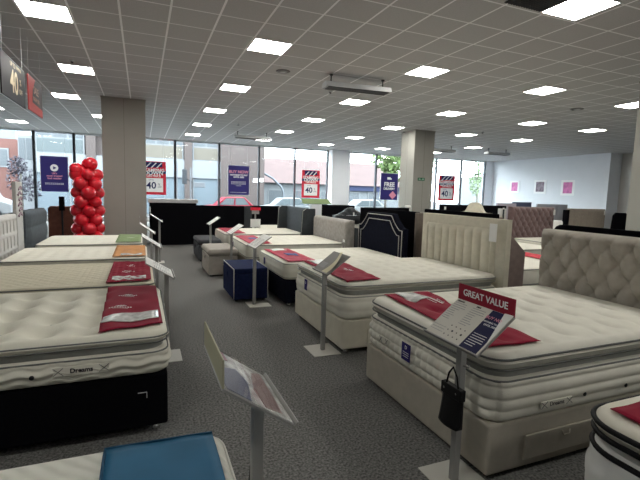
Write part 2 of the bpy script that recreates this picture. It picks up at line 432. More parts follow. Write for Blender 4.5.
for a, b in zip(edges, edges[1:]):
    if a is None or b is None: continue
    k += 1
    wn = bpy.data.objects.new('window_%d' % k, None); C.objects.link(wn); wn.location = (a, WY, 0); wn['kind'] = 'structure'
    wd = .10 if a < 2 else .08; fm = FR if a < 2 else FRL; W_ = b-a
    box('mullion', fm, wn, -wd/2, wd/2, -.05, .09, .12, 3.71)
    if b in (9.08, 19.66): box('mullion', fm, wn, W_-.06, W_, -.05, .09, .12, 3.71)
    box('transom', CASE, wn, wd/2, W_-wd/2, -.02, .05, .12, .2); box('transom', CASE, wn, wd/2, W_-wd/2, -.02, .05, 3.67, 3.71)
    if a > 13: box('transom', FRL, wn, wd/2, W_-wd/2, -.02, .04, 2.9, 2.94)
    box('pane', GL, wn, wd/2, W_-wd/2, .01, .02, .2, 3.67)
# columns
def column(n, x0, x1, y0, y1):
    o = MB().box(x0, x1, y0, y1, 0, CEIL).build('column', COLM); struct(o)
    for (xa, xb, ya, yb) in ((x0+(x1-x0)*.5-.004, x0+(x1-x0)*.5+.004, y0-.003, y0), (x0-.003, x0, (y0+y1)/2-.004, (y0+y1)/2+.004)):
        box('joint', M('dark_joint', (.22, .21, .18), .9), o, xa, xb, ya, yb, 0, CEIL-.01)  # thin dark strips along the column's joints
    box('head_trim', COLM, o, x0-.015, x1+.015, y0-.015, y1+.015, CEIL-.03, CEIL)
    return o
column(1, -.91, .11, 12.35, 13.2); column(2, 8.67, 9.48, 12.75, 13.6); column(3, 8.67, 9.5, 4.6, 5.5)
s = thing('exit_sign', 'small green exit sign plate on the front of the far right column', 'sign', (9.0, 12.735, 2.08))
box('plate', M('exit_green', (.02, .12, .06), .5), s, -.14, .14, 0, .012, -.05, .05, .003)
MB().prism([(-.11, -.03), (.11, -.03), (.11, .03), (.03, .03), (.02, -.015), (-.03, -.015), (-.04, .03), (-.11, .03)], 'y', -.003, 0).build('pictogram', M('exit_light', (.25, .45, .32), .5), s)

# ceiling lights
LF = M('light_trim', (.8, .8, .8), .5); LE = emit('light_diffuser', (1.0, .975, .90), LAMP)
lp = thing('ceiling_light', 'x', 'ceiling light', (0, 0, CEIL), 0, 'square ceiling light panels')
m = MB(); m.box(-.298, .298, -.298, -.280, -.012, 0).box(-.298, .298, .280, .298, -.012, 0).box(-.298, -.280, -.28, .28, -.012, 0).box(.280, .298, -.28, .28, -.012, 0); m.build('frame', LF, lp)
box('diffuser', LE, lp, -.28, .28, -.28, .28, -.008, -.001)
rows = {3.8: [(4.77, 'nearest ceiling light, square panel at the upper right edge')],
 6.84: [(-1.13, 'ceiling light at the upper left corner'), (1.87, 'ceiling light in front of the suspended heater, left of it'), (4.83, 'ceiling light just right of the near suspended heater'), (7.77, 'ceiling light second from the right in the near right row'), (10.65, 'ceiling light cut by the near right column')],
 9.84: [(-1.13, 'ceiling light above and right of the hanging sale signs'), (1.93, 'ceiling light over the aisle behind the large centre panel'), (4.87, 'ceiling light directly behind the near suspended heater'), (7.8, 'ceiling light in front of the far right column, upper'), (10.8, 'ceiling light right of the far right column, third row'), (13.4, 'rightmost ceiling light in front of the white wall')],
 12.84: [(-1.73, 'ceiling light left of the left column, beyond the hanging signs'), (1.95, 'third ceiling light along the aisle line'), (4.95, 'ceiling light left of the far right column, third along its line'), (7.83, 'ceiling light beside the left face of the far right column'), (10.9, 'ceiling light just right of the far right column head'), (13.6, 'ceiling light near the white wall pictures')],
 15.84: [(-4.1, 'far left ceiling light near the street windows'), (-1.13, 'ceiling light half hidden by the left column'), (1.97, 'fourth ceiling light along the aisle line'), (4.97, 'fourth ceiling light over the middle of the shop'), (7.9, 'ceiling light far back left of the right column'), (10.9, 'ceiling light in front of the birch windows'), (13.9, 'ceiling light before the window corner')],
 18.84: [(-4.1, 'ceiling light beside the leftmost street window'), (1.97, 'farthest ceiling light along the aisle line'), (4.97, 'farthest ceiling light over the middle of the shop'), (7.95, 'ceiling light close to the white window column'), (10.95, 'ceiling light close to the far right windows'), (14, 'farthest ceiling light by the window corner')],
 .84: [(-1.13, ''), (4.77, ''), (10.7, '')], -2.2: [(1.9, ''), (7.8, '')]}
first = True
for y, lst in rows.items():
    for x, lab in lst:
        o = lp if first else copy_tree(lp); first = False
        o.location = (x, y, CEIL); o['label'] = (lab if lab else 'ceiling light behind the viewer'); 
v = thing('ceiling_vent', 'dark square grille in the ceiling beside the nearest light panel', 'vent', (4.19, 3.8, CEIL))
m = MB()
for i in range(14): m.box(-.28+i*.04, -.262+i*.04, -.28, .28, -.014, -.004)
for i in range(14): m.box(-.28, .28, -.28+i*.04, -.262+i*.04, -.012, -.004)
m.build('grille', GRILLE, v); box('backing', DARKM, v, -.29, .29, -.29, .29, -.004, -.0005)
for (x, y, r, lab) in ((2.48, 8.06, .13, 'round grey ceiling vent behind the large aisle light'), (10.0, 7.8, .15, 'round grey ceiling vent at the right side')):
    o = thing('ceiling_diffuser', lab, 'vent', (x, y, CEIL)); MB().lathe([(r, 0), (r, -.01), (r*.8, -.02), (r*.75, -.006)], 20).build('ring', M('vent_grey', (.25, .25, .25), .6), o, True)
    MB().lathe([(r*.45, -.001), (r*.5, -.02), (r*.2, -.025)], 16).build('disc', CASE, o, True)
for (x, y, lab) in ((-1.13, 9.2, 'small detector on the ceiling by the upper left light'), (7.47, 12.39, 'small dark detector on the ceiling left of the right column'), (8.55, 13.27, 'small dark detector over the far right column'), (3.05, 14.98, 'small detector over the far aisle'), (10.9, 12.0, 'dark detector on the ceiling right of the far right column'), (3.9, 9.1, 'pale detector just beyond the near suspended heater')):
    o = thing('smoke_detector', lab, 'detector', (x, y, CEIL), 0, 'ceiling detectors')
    MB().lathe([(.045, 0), (.045, -.015), (.03, -.03)], 12).build('base', CASE, o, True); MB().lathe([(.025, -.03), (.022, -.045), (.008, -.05)], 10).build('sensor', GRILLE, o, True)
def heater(label, x, y, rz, Lh=1.35):
    t = thing('suspended_heater', label, 'heater', (x, y, 3.5), rz, 'long heaters hung below the ceiling')
    MB().prism([(-.16, 0), (.16, 0), (.11, .10), (-.11, .10)], 'x', -Lh/2, Lh/2).build('casing', CASE, t, bevel=.008)
    m = MB(); m.box(-Lh/2+.05, Lh/2-.05, -.13, .13, -.008, 0)
    m.build('grille', GRILLE, t)
    m = MB()
    for i in range(5): m.box(-Lh/2+.05, Lh/2-.05, -.11+i*.05, -.095+i*.05, -.014, -.008)
    m.build('louvres', M('louvre_grey', (.16, .16, .16), .5), t)
    for sx in (-1, 1):
        m = MB(); m.tube([(sx*Lh*.4, 0, .10), (sx*Lh*.4, 0, CEIL-3.5)], .012, 8); m.lathe([(.035, CEIL-3.52), (.035, CEIL-3.5)], 10, (sx*Lh*.4, 0, 0)); m.build('hanger', DARKM, t)
heater('long grey heater hung under the ceiling right of the aisle, nearest', 3.9, 7.78, -.08)
heater('long heater hung above the black partition at the far aisle end', 3.95, 16.7, 0, 1.4)
heater('long heater hung beside the far right column', 12.3, 16.1, 0, 1.5)
heater('long heater hung before the window corner at the right', 15.2, 15.7, 0, 1.3)

# ------------------------------------------------------------------ BEDS: right side of the aisle
# big stone divan (GREAT VALUE)
Rc = (2.64, 2.315)
def side_R(x, y, ux, uy, z):
    if ux < -.5: return .026*(abs(math.sin(PI*y/.064)*math.sin(PI*(z-.315)/.064))**.5-.6)
    if abs(uy) > .5: return .016*(abs(math.sin(PI*(z-.315)/.064))**.5-.5)
    return 0
t = bed_base('stone fabric divan bed with buttoned headboard, under the mattress with the GREAT VALUE sign', Rc, 0, 1.94, 1.35, .31, STONE, [(-1, -.72, -.1, .07, .215), (-1, .02, .72, .05, .215)], z0=.022)
bt = buttoned(.185, .135, .06, 0, .72)
hb = panel('headboard', STONE2, t, .998, 1.56, .25, lambda y: 1.215, .10, bt, 110, 70, 0)
m0 = MB().lathe([(.013, -.004), (.014, 0), (.011, .005), (.004, .008)], 10)
btn = None
for i in range(-3, 4):
    oy = .0925 if i % 2 else 0
    for j in range(-4, 5):
        yy = j*.185+oy; zz = .72+i*.135
        if abs(yy) < .74 and .6 < zz < 1.17:
            if btn is None: b_ = m0.build('button', STONE2, hb, True); btn = b_
            else: b_ = btn.copy(); C.objects.link(b_)
            b_.location = (.992, yy, zz); b_.rotation_euler = (0, -PI/2, 0)
MR = mattress('cream pillow top mattress with grey piping on the stone divan behind the GREAT VALUE sign', Rc, 0, 1.95, 1.37, .31, .69, .12, tufts(.24, .30, .034, .035, .085), .10, CREAMR, CREAMR, GREYPIPE, side_R, .0125, nr=30)
lb = box('label_patch', PURPLE, MR['o'], -1.000, -.996, .03, .13, .385, .505)
text('D', .035, WHITEP, lb, (-1.0005, .08, .475), (PI/2, 0, -PI/2), 'label_emblem'); MB().box(-1.0015, -1.0, .045, .115, .44, .443).box(-1.0015, -1.0, .045, .115, .425, .428).box(-1.0015, -1.0, .05, .11, .41, .413).build('label_print', WHITEP, lb)
for (x, y, rz_, lx) in ((-.993, .37, -PI/2, .11), (-.53, -.703, 0, .24)):
    h = thing('x', 'x', 'x'); bpy.data.objects.remove(h)
    m = MB()
    if rz_: m.box(x-.006, x+.002, y-lx/2, y+lx/2, .405, .455)
    else: m.box(x-lx/2, x+lx/2, y-.006, y+.002, .365, .405)
    hd = m.build('handle', CREAMR, MR['o'], bevel=.004)
    m = MB()
    for sgn in (-1, 1):
        for d in (0, 1):
            if rz_:
                yy = y+sgn*lx*.36; m.tube([(x-.008, yy-.018, .41 if d else .45), (x-.008, yy+.018, .45 if d else .41)], .002, 5)
            else:
                xx = x+sgn*lx*.40; m.tube([(xx-.022, y-.008, .367 if d else .403), (xx+.022, y-.008, .403 if d else .367)], .002, 5)
    m.build('stitching', GREYPIPE, hd)
    if not rz_: text('Dreams', .035, DARKP, hd, (x, y-.0075, .385), (PI/2, 0, 0))
for xx in (-.30, .06):
    MB().lathe([(.013, 0), (.013, .004), (.006, .007)], 10).build('air_vent', DARKM, MR['o'], True); o = C.objects[-1]; o.location = (xx, -.70, .395); o.rotation_euler = (PI/2, 0, 0)
bR = banner(MR, 'crimson foot banner across the mattress end under the GREAT VALUE sign', [(-.93, -.58), (-.56, -.60), (-.42, .655), (-.84, .655)], RED, (14, 40))
on_top(MR, bR, 'leaflet', GLOSSY, -.66, .56, .16, .30, .15); print_marks(MR, bR, -.55, .34, -PI/2, s=1.1)

# cream divan with channelled headboard
c2 = (2.66, 4.19)
t = bed_base('cream divan bed with vertical channel headboard, second in the right row', c2, .0, 1.92, 1.35, .33, M('cream_base', (.66, .625, .53), .9, .05, 14), [(-1, -.70, -.05, .08, .235), (-1, .05, .75, .08, .235)])
hb = panel('headboard', CREAMHB, t, .97, 1.52, .25, 1.27, .09, None, 20, 16, .12)
ch = panel('channel_panel', CREAMHB, hb, .957, 1.28, .40, 1.16, .05, channels(.142, .028), 108, 20, .12)
tg = box('price_tag', PAPER, hb, .918, .921, -.57, -.46, 1.02, 1.22)
m2t = tufts(.19, .19, .016, .05)
M2 = mattress('cream pillow top mattress on the cream divan, second in the right row', c2, 0, 1.93, 1.37, .33, .68, .12, m2t, .085, IVORY, IVORY, SILVERPIPE, lambda x, y, ux, uy, z: .010*(abs(math.sin(PI*(z-.33)/.085))**.5-.5), .026, nr=14)
lb = box('label_patch', PURPLE, M2['o'], -.982, -.978, .22, .30, .42, .54); text('D', .035, WHITEP, lb, (-.9825, .26, .50), (PI/2, 0, -PI/2), 'label_emblem')
b2 = banner(M2, 'crimson foot banner on the second right mattress beside its sign stand', [(-.91, -.64), (-.53, -.60), (-.44, .60), (-.90, .62)], RED, (14, 30)); on_top(M2, b2, 'leaflet', PAPER, -.74, .42, .20, .34, .1); print_marks(M2, b2, -.62, -.1, -PI/2)

# midnight divan with ottoman, piped headboard
c3 = (2.66, 5.96)
t = bed_base('dark navy divan bed with piped stepped headboard, third in the right row', c3, 0, 1.90, 1.35, .36, NAVYD)
def step_top(hw, h, sh, w2):
    def f(y):
        a = abs(y)
        if a < w2: return h
        u = min(1, (a-w2)/(hw-w2)); return h-(h-sh)*math.sin(u*PI/2)**1.6 if u < 1 else sh
    return f
def arc_top(hw, h, sh, w2):  # flat centre, concave scoop down to the shoulder
    def f(y):
        a = abs(y)
        if a < w2: return h
        u = min(1, (a-w2)/(hw-.10-w2))
        return sh+(h-sh)*(1-math.sqrt(max(0, 1-(1-u)**2))) if False else h-(h-sh)*u**.7
    return f
tp = arc_top(.75, 1.21, 1.00, .42)
hb = panel('headboard', NAVYD, t, .95, 1.46, .25, tp, .09, None, 60, 16, .26)
for ins in (.03, .11):
    P = [(.945, -.73+ins+.26, .45)]
    for i in range(41):
        y = (-.73+ins)+(1.46-2*ins)*i/40; sc = y/(.73-ins)*.73; P.append((.945, y+.26, tp(sc)-ins))
    P.append((.945, .73-ins+.26, .45)); MB().tube(P, .006, 6).build('piping', PLATE, hb, True)
M3 = mattress('cream mattress with rose banner on the dark navy divan, third in the right row', c3, 0, 1.92, 1.37, .36, .585, .10, tufts(.2, .2, .012, .05), 0, IVORY, None, SILVERPIPE, lambda x, y, ux, uy, z: .008*(abs(math.sin(PI*(z-.36)/.075))**.5-.5), .035, nr=9)
lb = box('label_patch', PURPLE, M3['o'], -.976, -.972, .25, .33, .42, .52)
b3 = banner(M3, 'rose red foot banner on the mattress behind the navy ottoman', [(-.90, -.64), (-.50, -.62), (-.50, .63), (-.90, .63)], PINKR, (10, 26)); on_top(M3, b3, 'leaflet', PAPER, -.70, .50, .22, .20); on_top(M3, b3, 'logo_print', M('banner_blue', (.06, .08, .25), .6), -.66, -.02, .17, .22)

# fourth: velvet headboard
c4 = (2.63, 8.1)
t = bed_base('stone divan bed with plain silver velvet headboard, fourth in the right row', c4, 0, 1.90, 1.5, .32, STONE)
panel('headboard', GREYV, t, .95, 1.80, .25, 1.0, .14, lambda y, z: .01, 30, 16, .12, depth_edge=.05)
M4 = mattress('cream mattress in front of the plain silver velvet headboard', c4, 0, 1.92, 1.52, .32, .575, .10, tufts(.2, .2, .012, .05), 0, IVORY, None, GREYPIPE, None, .04)
lb = box('label_patch', PURPLE, M4['o'], -.975, -.971, .4, .48, .38, .5)
b4 = banner(M4, 'rose banner on the fourth right mattress behind the pewter ottoman', [(-.90, -.72), (-.50, -.70), (-.50, .70), (-.90, .70)], PINKR); on_top(M4, b4, 'logo_print', M('banner_blue', (.06, .08, .25), .6), -.66, .1, .16, .22)
box('price_tag', PAPER, t, .93, .934, -.70, -.62, .58, .63)

# fifth: winged charcoal headboard
c5 = (2.63, 10.2)
t = bed_base('dark divan bed with winged charcoal headboard, farthest in the right row', c5, 0, 1.90, 1.5, .30, GREYD)
hb = panel('headboard', SLATE, t, .95, 1.80, .25, 1.13, .10, lambda y, z: .012*abs(math.sin(PI*z/.3))**.3, 20, 24, .0)
for sy in (-1, 1):
    w_ = MB().prism([(.70, .25), (1.05, .25), (1.05, 1.14), (.82, 1.14), (.74, 1.08)], 'y', sy*.93-.035, sy*.93+.035).build('wing', GREYD, hb, bevel=.012)
    MB().tube([(.70, sy*.93-.037, .3), (.74, sy*.93-.037, 1.08), (.82, sy*.93-.037, 1.14)], .006, 6).build('wing_piping', SILVERPIPE, w_, True)
M5 = mattress('farthest cream mattress of the right row, before the winged charcoal headboard', c5, 0, 1.92, 1.52, .30, .555, .10, tufts(.2, .2, .010, .05), 0, IVORY, None, GREYPIPE, None, .05)
b5 = banner(M5, 'rose banner on the farthest right row mattress', [(-.90, -.72), (-.50, -.70), (-.50, .70), (-.90, .70)], PINKR)

# bottom right corner: white mattress with black piping
c6 = (2.60, .47)
t = bed_base('dark divan base under the white mattress with black piping', c6, 0, 1.90, 1.34, .27, BLACK)
def side6(x, y, ux, uy, z): return .010*(abs(math.sin(PI*(y if abs(ux) > .5 else x)/.13)*math.sin(PI*(z-.28)/.10))**.5-.5)
M6 = mattress('white pillow top mattress with thick black piping in the bottom right corner', c6, 0, 1.94, 1.38, .27, .665, .17, None, .085, M('mattress_white_top', (.68, .65, .56), .85, .03, 10, .1, 300), WHITEQ, BLACKPIPE, side6, .022, WHITEQ, .011, nr=12)
b6 = banner(M6, 'crimson banner on the white mattress in the bottom right corner', [(-.89, -.60), (-.47, -.60), (-.47, .60), (-.89, .60)], RED, (12, 30)); on_top(M6, b6, 'leaflet', GLOSSY, -.64, .40, .16, .28)

# ------------------------------------------------------------------ BEDS: left side of the aisle (heads to the left)
def left(xf, yc, L): return (xf-L/2, yc)
cA = left(.275, .985, 1.9)
bed_base('low dark base under the foam mattress in the bottom left corner', cA, PI, 1.80, 1.30, .30, BLACK)
MA = mattress('white wave quilted foam mattress with blue topper sample, bottom left corner', cA, PI, 1.9, 1.36, .30, .55, .10, None, 0, FOAMW, None, PLATE, None, .04, pr=.004)
bA = banner(MA, 'flat blue cooling topper sheet lying on the foam mattress in the bottom left corner', [(-.912, -.625), (-.54, -.64), (-.54, .40), (-.912, .40)], BLUEMAT, (10, 26), .022, 'topper_sample', 'topper sheet')
MB().tube([(x, y, MA['topz'](x, y)+.022) for x, y in [(-.912+.372*i/10, -.625-.015*i/10) for i in range(11)]+[(-.54, -.64+1.04*i/20) for i in range(1, 21)]], .005, 6).build('bound_edge', M('blue_binding', (.012, .06, .12), .6), bA, True)
on_top(MA, bA, 'printed_label', PAPER, -.73, .22, .14, .09, 0, .030)

cB = left(.14, 3.37, 1.9)
t = bed_base('black fabric divan bed on small castors, nearest whole bed on the left', cB, PI, 1.88, 1.33, .385, BLACK)
for xc in (-.82, .05):
    m = MB()
    m.tube([(xc, .672, .24), (xc, .672, .275), (xc+.05, .672, .275)], .003, 5) if xc < 0 else m.tube([(xc-.05, .672, .275), (xc, .672, .275), (xc, .672, .24)], .003, 5)
    m.build('drawer_edge', CASE, t)
_tb = tufts(.25, .29, .070, .085, .11)
MBt = mattress('ivory pillow top mattress with deep tufts on the black divan, left side', cB, PI, 1.9, 1.36, .385, .645, .11, lambda x, y: _tb(x, y)*min(1, max(.25, (x+.75)/.3)), .075, M('mattress_butter', (.76, .74, .64), .85, .03, 10, .12, 250), WAVY, GREYPIPE, lambda x, y, ux, uy, z: .007*math.sin(2*PI*(z+.010*math.sin(2*PI*(x+y)/.17))/.05), .022, nr=20, pr=.005)
lb = box('label_patch', IVORY, MBt['o'], -.62, -.34, .690, .696, .445, .495)
lb.rotation_euler = (0, 0, 0)
text('Dreams', .036, DARKP, lb, (-.48, .6975, .47), (PI/2, 0, PI), bold=.0012)
m = MB()
for xx in (-.595, -.365):
    for d in (0, 1): m.tube([(xx-.025, .698, .449 if d else .491), (xx+.025, .698, .491 if d else .449)], .002, 5)
m.build('stitching', GREYPIPE, lb)
MB().lathe([(.013, 0), (.013, .004), (.006, .007)], 10).build('air_vent', DARKM, MBt['o'], True); o = C.objects[-1]; o.location = (-.24, .695, .455); o.rotation_euler = (-PI/2, 0, 0)
bB = banner(MBt, 'crimson foot banner on the deep tufted mattress of the black divan', [(-.91, -.60), (-.53, -.655), (-.56, .60), (-.92, .54)], RED, (14, 34))
on_top(MBt, bB, 'leaflet', GLOSSY, -.73, .34, .34, .18, 0); print_marks(MBt, bB, -.66, .06, PI, s=.9); print_marks(MBt, bB, -.70, -.28, PI, s=.8)

cC = left(.10, 4.9, 1.85)
bed_base('grey divan bed hidden under the diamond quilted mattress, left side', cC, PI, 1.83, 1.28, .34, GREYD)
MC = mattress('cream diamond quilted mattress with crimson banner, second on the left', cC, PI, 1.85, 1.30, .34, .625, .10, diamond(.11, .020), 0, M('mattress_sand', (.62, .58, .46), .85, .03, 10), None, GREYPIPE, None, .024)
bC = banner(MC, 'crimson banner on the diamond quilted mattress, second on the left', [(-.895, -.56), (-.51, -.61), (-.51, .61), (-.895, .56)], RED, (24, 60), .018); on_top(MC, bC, 'leaflet', GLOSSY, -.70, .40, .30, .18); print_marks(MC, bC, -.68, .05, PI, s=.8); print_marks(MC, bC, -.70, -.30, PI, s=.7)

cD = left(.06, 6.6, 1.68)
t = bed_base('bed with chalk white lattice headboard, third on the left', cD, PI, 1.66, 1.28, .34, CHALK)
def lattice(y, z):
    u = abs(((y/.16) % 1)-.5)*2; v = abs(((z-.62)/.21) % 1-.5)*2
    return .014*(1 if (u > .78 or v > .80 or u+v > 1.45) else .15)
panel('headboard', CHALK, t, .86, 1.30, .25, 1.09, .10, lattice, 150, 70, 0)
MD = mattress('tufted cream mattress with tan banner, third on the left', cD, PI, 1.68, 1.26, .34, .61, .09, tufts(.17, .17, .014, .045), 0, IVORY, None, GREYPIPE, None, .032)
bD = banner(MD, 'tan orange foot banner on the third left mattress', [(-.815, -.55), (-.42, -.60), (-.42, .58), (-.815, .55)], ORANGE, (10, 22)); on_top(MD, bD, 'leaflet', GLOSSY, -.64, .42, .26, .14); print_marks(MD, bD, -.6, 0, PI, DARKP, .8)

cE = left(0, 8.3, 1.58)
t = bed_base('bed with slate fabric headboard in front of the red balloons', cE, PI, 1.56, 1.36, .34, GREYD)
hb = panel('headboard', SLATE, t, .80, 1.40, .25, 1.10, .09, lambda y, z: .03*abs(math.sin(PI*(z-.1)/.25))**.35, 16, 50, 0)
box('back_board', BLACK, hb, .89, 1.03, -.70, .70, .10, 1.08, .01)
ME = mattress('tufted cream mattress with green banner, farthest on the left', cE, PI, 1.58, 1.38, .34, .605, .09, tufts(.2, .2, .014, .05), 0, IVORY, None, GREYPIPE, None, .04)
bE = banner(ME, 'sage green foot banner on the farthest left mattress', [(-.765, -.60), (-.38, -.65), (-.38, .64), (-.765, .60)], GREEN, (8, 18)); print_marks(ME, bE, -.6, 0, PI, WHITEP, .8)
p = thing('banner_stand', 'tall narrow pale display panel standing beside the lattice headboard', 'display', (-1.66, 7.435, 0))
box('board', CHALK, p, -.025, .025, -.165, .165, 0, 1.54, .006)
m = MB()
for k in range(4): m.lathe([(.045, 0), (.045, .003)], 12)
m = MB()
for i in range(6): m.tube([(.027, -.10+.05*(i % 2), 1.05+i*.075), (.027, .02+.05*(i % 2), 1.09+i*.075), (.027, .10, 1.06+i*.075)], .018, 6)
m.build('printed_motif', M('mauve_print', (.30, .22, .26), .7), p)
m = MB()
for zz in (.66, .76, .86, .96): m.tube([(.024, .12, zz), (.032, .12, zz)], .012, 8)
m.build('studs', CASE, p)

# ------------------------------------------------------------------ ottomans
def ottoman(label, x0, x1, y0, y1, h, mat, trim=None, pad=.0):
    cx, cy = (x0+x1)/2, (y0+y1)/2; a, b = (x1-x0)/2, (y1-y0)/2
    t = thing('ottoman', label, 'ottoman', (cx, cy, 0)); hz = h-(.12 if pad else .07)
    box('body', mat, t, -a, a, -b, b, .03, hz, .012)
    mb = MB(); slab(mb, 2*a+pad, 2*b+pad, .05 if pad else .02, hz+.004, h, .035 if pad else .012, .05, None, None, 3, .01 if pad else 0); mb.build('lid', mat, t, True)
    for sx in (-1, 1):
        for sy in (-1, 1): MB().lathe([(.02, 0), (.025, .035)], 8, (sx*(a-.05), sy*(b-.05), 0)).build('foot', DARKM, t)
    if trim:
        for sx in (-1, 1): MB().tube([(sx*(a-.005), -b-.004, .04), (sx*(a-.005), -b-.004, h-.004), (sx*(a-.005), b, h+.002), (sx*(a-.005), b+.004, .04)], .006, 6).build('piping', trim, t, True)
    m = MB(); m.tube([(-a-.004, 0, hz-.02), (-a-.012, .01, hz-.06), (-a-.004, .02, hz-.10)], .006, 6); m.build('lid_pull', mat, t, True)
    return t
ottoman('navy velvet ottoman with pale piping at the foot of the third right bed', 1.12, 1.60, 5.72, 6.52, .455, NAVY, PLATE)
ottoman('pewter grey ottoman with padded lid, between the navy and dark grey ones', 1.05, 1.55, 7.55, 8.45, .48, OTT, None, .02)
ottoman('dark grey ottoman farthest along the right of the aisle', 1.08, 1.55, 9.25, 10.25, .46, OTTG, None, .01)

# ------------------------------------------------------------------ sign stands
def stand(label, x, y, face, zh=.97, zl=.80, wb=.40, header=None, board='white', post_dy=0, seed=0, plate=(-.09, .20), yb=.087, tilt_len=.183, hook=True, hook_side=1):
    # face: -1 customers look towards +X (right row), +1 customers look towards -X (left row)
    t = thing('sign_stand', label, 'sign stand', (x, y, 0), -PI/2 if face < 0 else PI/2)
    box('base_plate', PLATE, t, -.15, .15, plate[0], plate[1], 0, .006, .002)
    yl, yh = yb-tilt_len*.75, yb+tilt_len*.45
    zp = zl-yl/(yh-yl)*(zh-zl)-.014
    box('post', STEEL, t, -.019, .019, -.019, .019, .006, zp, .003)
    tl = math.atan2(zh-zl, yh-yl); Ls = math.hypot(zh-zl, yh-yl)
    tr = MB().box(-wb/2, wb/2, 0, Ls, -.010, -.003).box(-wb/2, wb/2, -.006, 0, -.010, .012).build('tray', STEEL, t)
    tr.location = (post_dy, yl, zl); tr.rotation_euler = (tl, 0, 0)
    if board == 'white':
        sh = box('leaflet', PAPER, tr, -wb/2+.006, wb/2-.006, .004, Ls-.004, -.002, 0)
        m = MB()
        for i in range(9):
            m.box(-wb/2+.03, -wb/2+.03+random.uniform(.08, .15), .03+i*.018, .035+i*.018, 0, .0008); m.box(.02, .02+random.uniform(.08, .15), .03+i*.018, .035+i*.018, 0, .0008)
        m.build('fine_print', M('grey_print', (.35, .35, .36), .6), sh)
        sh['label'] = 'white printed leaflet'
    elif board == 'curl':
        sh = box('leaflet', M('taupe_leaflet', (.26, .255, .24), .5), tr, -wb/2+.006, wb/2-.006, .004, Ls-.004, -.002, 0)
        vs = []; n = 10
        for i in range(n+1):
            u = i/n
            vs += [(.02+.05*math.sin(u*3.2), .01+u*(Ls-.02), .001+.02*u), (.11+.05*math.sin(u*3.2+.5), .01+u*(Ls-.02), .003+.03*u)]
        MB().add(vs, [(2*i, 2*i+1, 2*i+3, 2*i+2) for i in range(n)]).build('curled_sheet', M('cream_sheet', (.75, .68, .48), .6), sh, True)
        box('fine_print', M('grey_print', (.35, .35, .36), .6), sh, -.15, -.02, .05, .12, 0, .001)
    elif board == 'gv':
        sh = box('leaflet', CREAMP, tr, -wb/2+.004, wb/2-.004, .004, Ls-.004, -.002, 0)
        pn = MB().box(.065, wb/2-.014, .006, Ls-.006, 0, .0012).build('navy_panel', M('panel_navy', (.02, .022, .07), .4), sh)
        text('BUY NOW', .026, PINKP, pn, (.123, Ls*.80, .002)); text('NOTHING TO PAY', .013, WHITEP, pn, (.123, Ls*.70, .002)); text('UNTIL 2025', .015, WHITEP, pn, (.123, Ls*.63, .002))
        m = MB()
        for i in range(6): m.box(.078, .078+random.uniform(.05, .09), Ls*.12+i*.014, Ls*.12+i*.014+.003, .0012, .002)
        m.build('fine_print', WHITEP, pn)
        fc = MB().add([(.135, Ls*1.0, .002), (.19, Ls*1.0, .004), (.19, Ls*.20, .004), (.17, Ls*.5, .003)], [(0, 1, 2, 3)]).build('curled_sheet', PAPER, sh)
        m = MB(); random.seed(4)
        for cx in (-.17, -.04):
            for i in range(9): m.box(cx-.01, cx-.01+random.uniform(.04, .10), Ls*.45+i*.014, Ls*.45+i*.014+.003, 0, .001)
        for i in range(3): m.box(-.18, -.18+.09, Ls*.13+i*.016, Ls*.13+i*.016+.002, 0, .001)
        m.build('fine_print', M('grey_print', (.35, .35, .36), .6), sh)
        m = MB()
        for i in range(4):
            for j in range(3):
                if (i+j) % 4 != 3 or True:
                    cx, cy = -.07+i*.032, Ls*.12+j*.03; m.lathe([(.0035+.0025*((i*j) % 2), 0), (.0035+.0025*((i*j) % 2), .001)], 10, (cx, cy, 0))
        m.build('rating_dots', DARKP, sh); text('DREAMS', .014, DARKP, sh, (-.15, Ls*.93, .001)); text('FIRM', .014, DARKP, sh, (-.02, Ls*.93, .001))
    elif board == 'gloss':
        sh = box('leaflet', GLOSSY, tr, -wb/2+.006, wb/2-.006, .004, Ls-.004, -.002, 0)
        MB().prism([(-.18, Ls*.95), (-.02, Ls*.97), (.06, Ls*.62), (-.02, Ls*.50), (-.18, Ls*.62)], 'z', 0, .001).build('picture_print', M('picture_blue', (.10, .11, .2), .3), sh)
        MB().prism([(-.17, Ls*.40), (-.05, Ls*.45), (.12, Ls*.30), (.17, Ls*.10), (-.02, Ls*.10), (-.15, Ls*.14)], 'z', 0, .001).build('picture_print', M('picture_rose', (.30, .20, .20), .3), sh)
        MB().prism([(.08, Ls*.95), (.185, Ls*.97), (.185, Ls*.72), (.11, Ls*.70)], 'z', 0, .001).build('picture_print', M('picture_wine', (.20, .04, .07), .3), sh)
        cv = box('clear_cover', glass('clear_cover', (.98, .98, .98), .10), tr, -wb/2, wb/2, .0, Ls, .003, .005)
    if header:
        hm, hh, txt, lean = header
        h = box('header', hm, t, post_dy-wb/2, post_dy+wb/2, yh-.002, yh+.004, zh-.004, zh-.004+hh, .002)
        if txt: text(txt, .048, WHITEP, h, (post_dy, yh-.0035, zh-.004+hh/2), (PI/2, 0, 0), bold=.0006)
    if hook:
        MB().tube([(hook_side*.018, 0, .64), (hook_side*.055, 0, .645), (hook_side*.06, 0, .66)], .004, 6).build('hook', CHROME, t, True)
    return t
gv = stand('sign stand with red GREAT VALUE header at the foot of the stone divan', 1.512, 1.708, -1, .960, .798, .385, (M('header_red', (.28, .02, .04), .45), .085, 'GREAT VALUE', 0), 'gv', .065, plate=(-.12, .16), yb=-.012, tilt_len=.172)
stand('grey sign stand with curled cream leaflet before the second right bed', 1.585, 3.70, -1, .935, .77, .36, None, 'curl', .0, plate=(-.14, .13))
stand('sign stand beside the navy ottoman', 1.36, 5.53, -1, .93, .78)
stand('sign stand beside the pewter ottoman', 1.40, 7.35, -1, .93, .78)
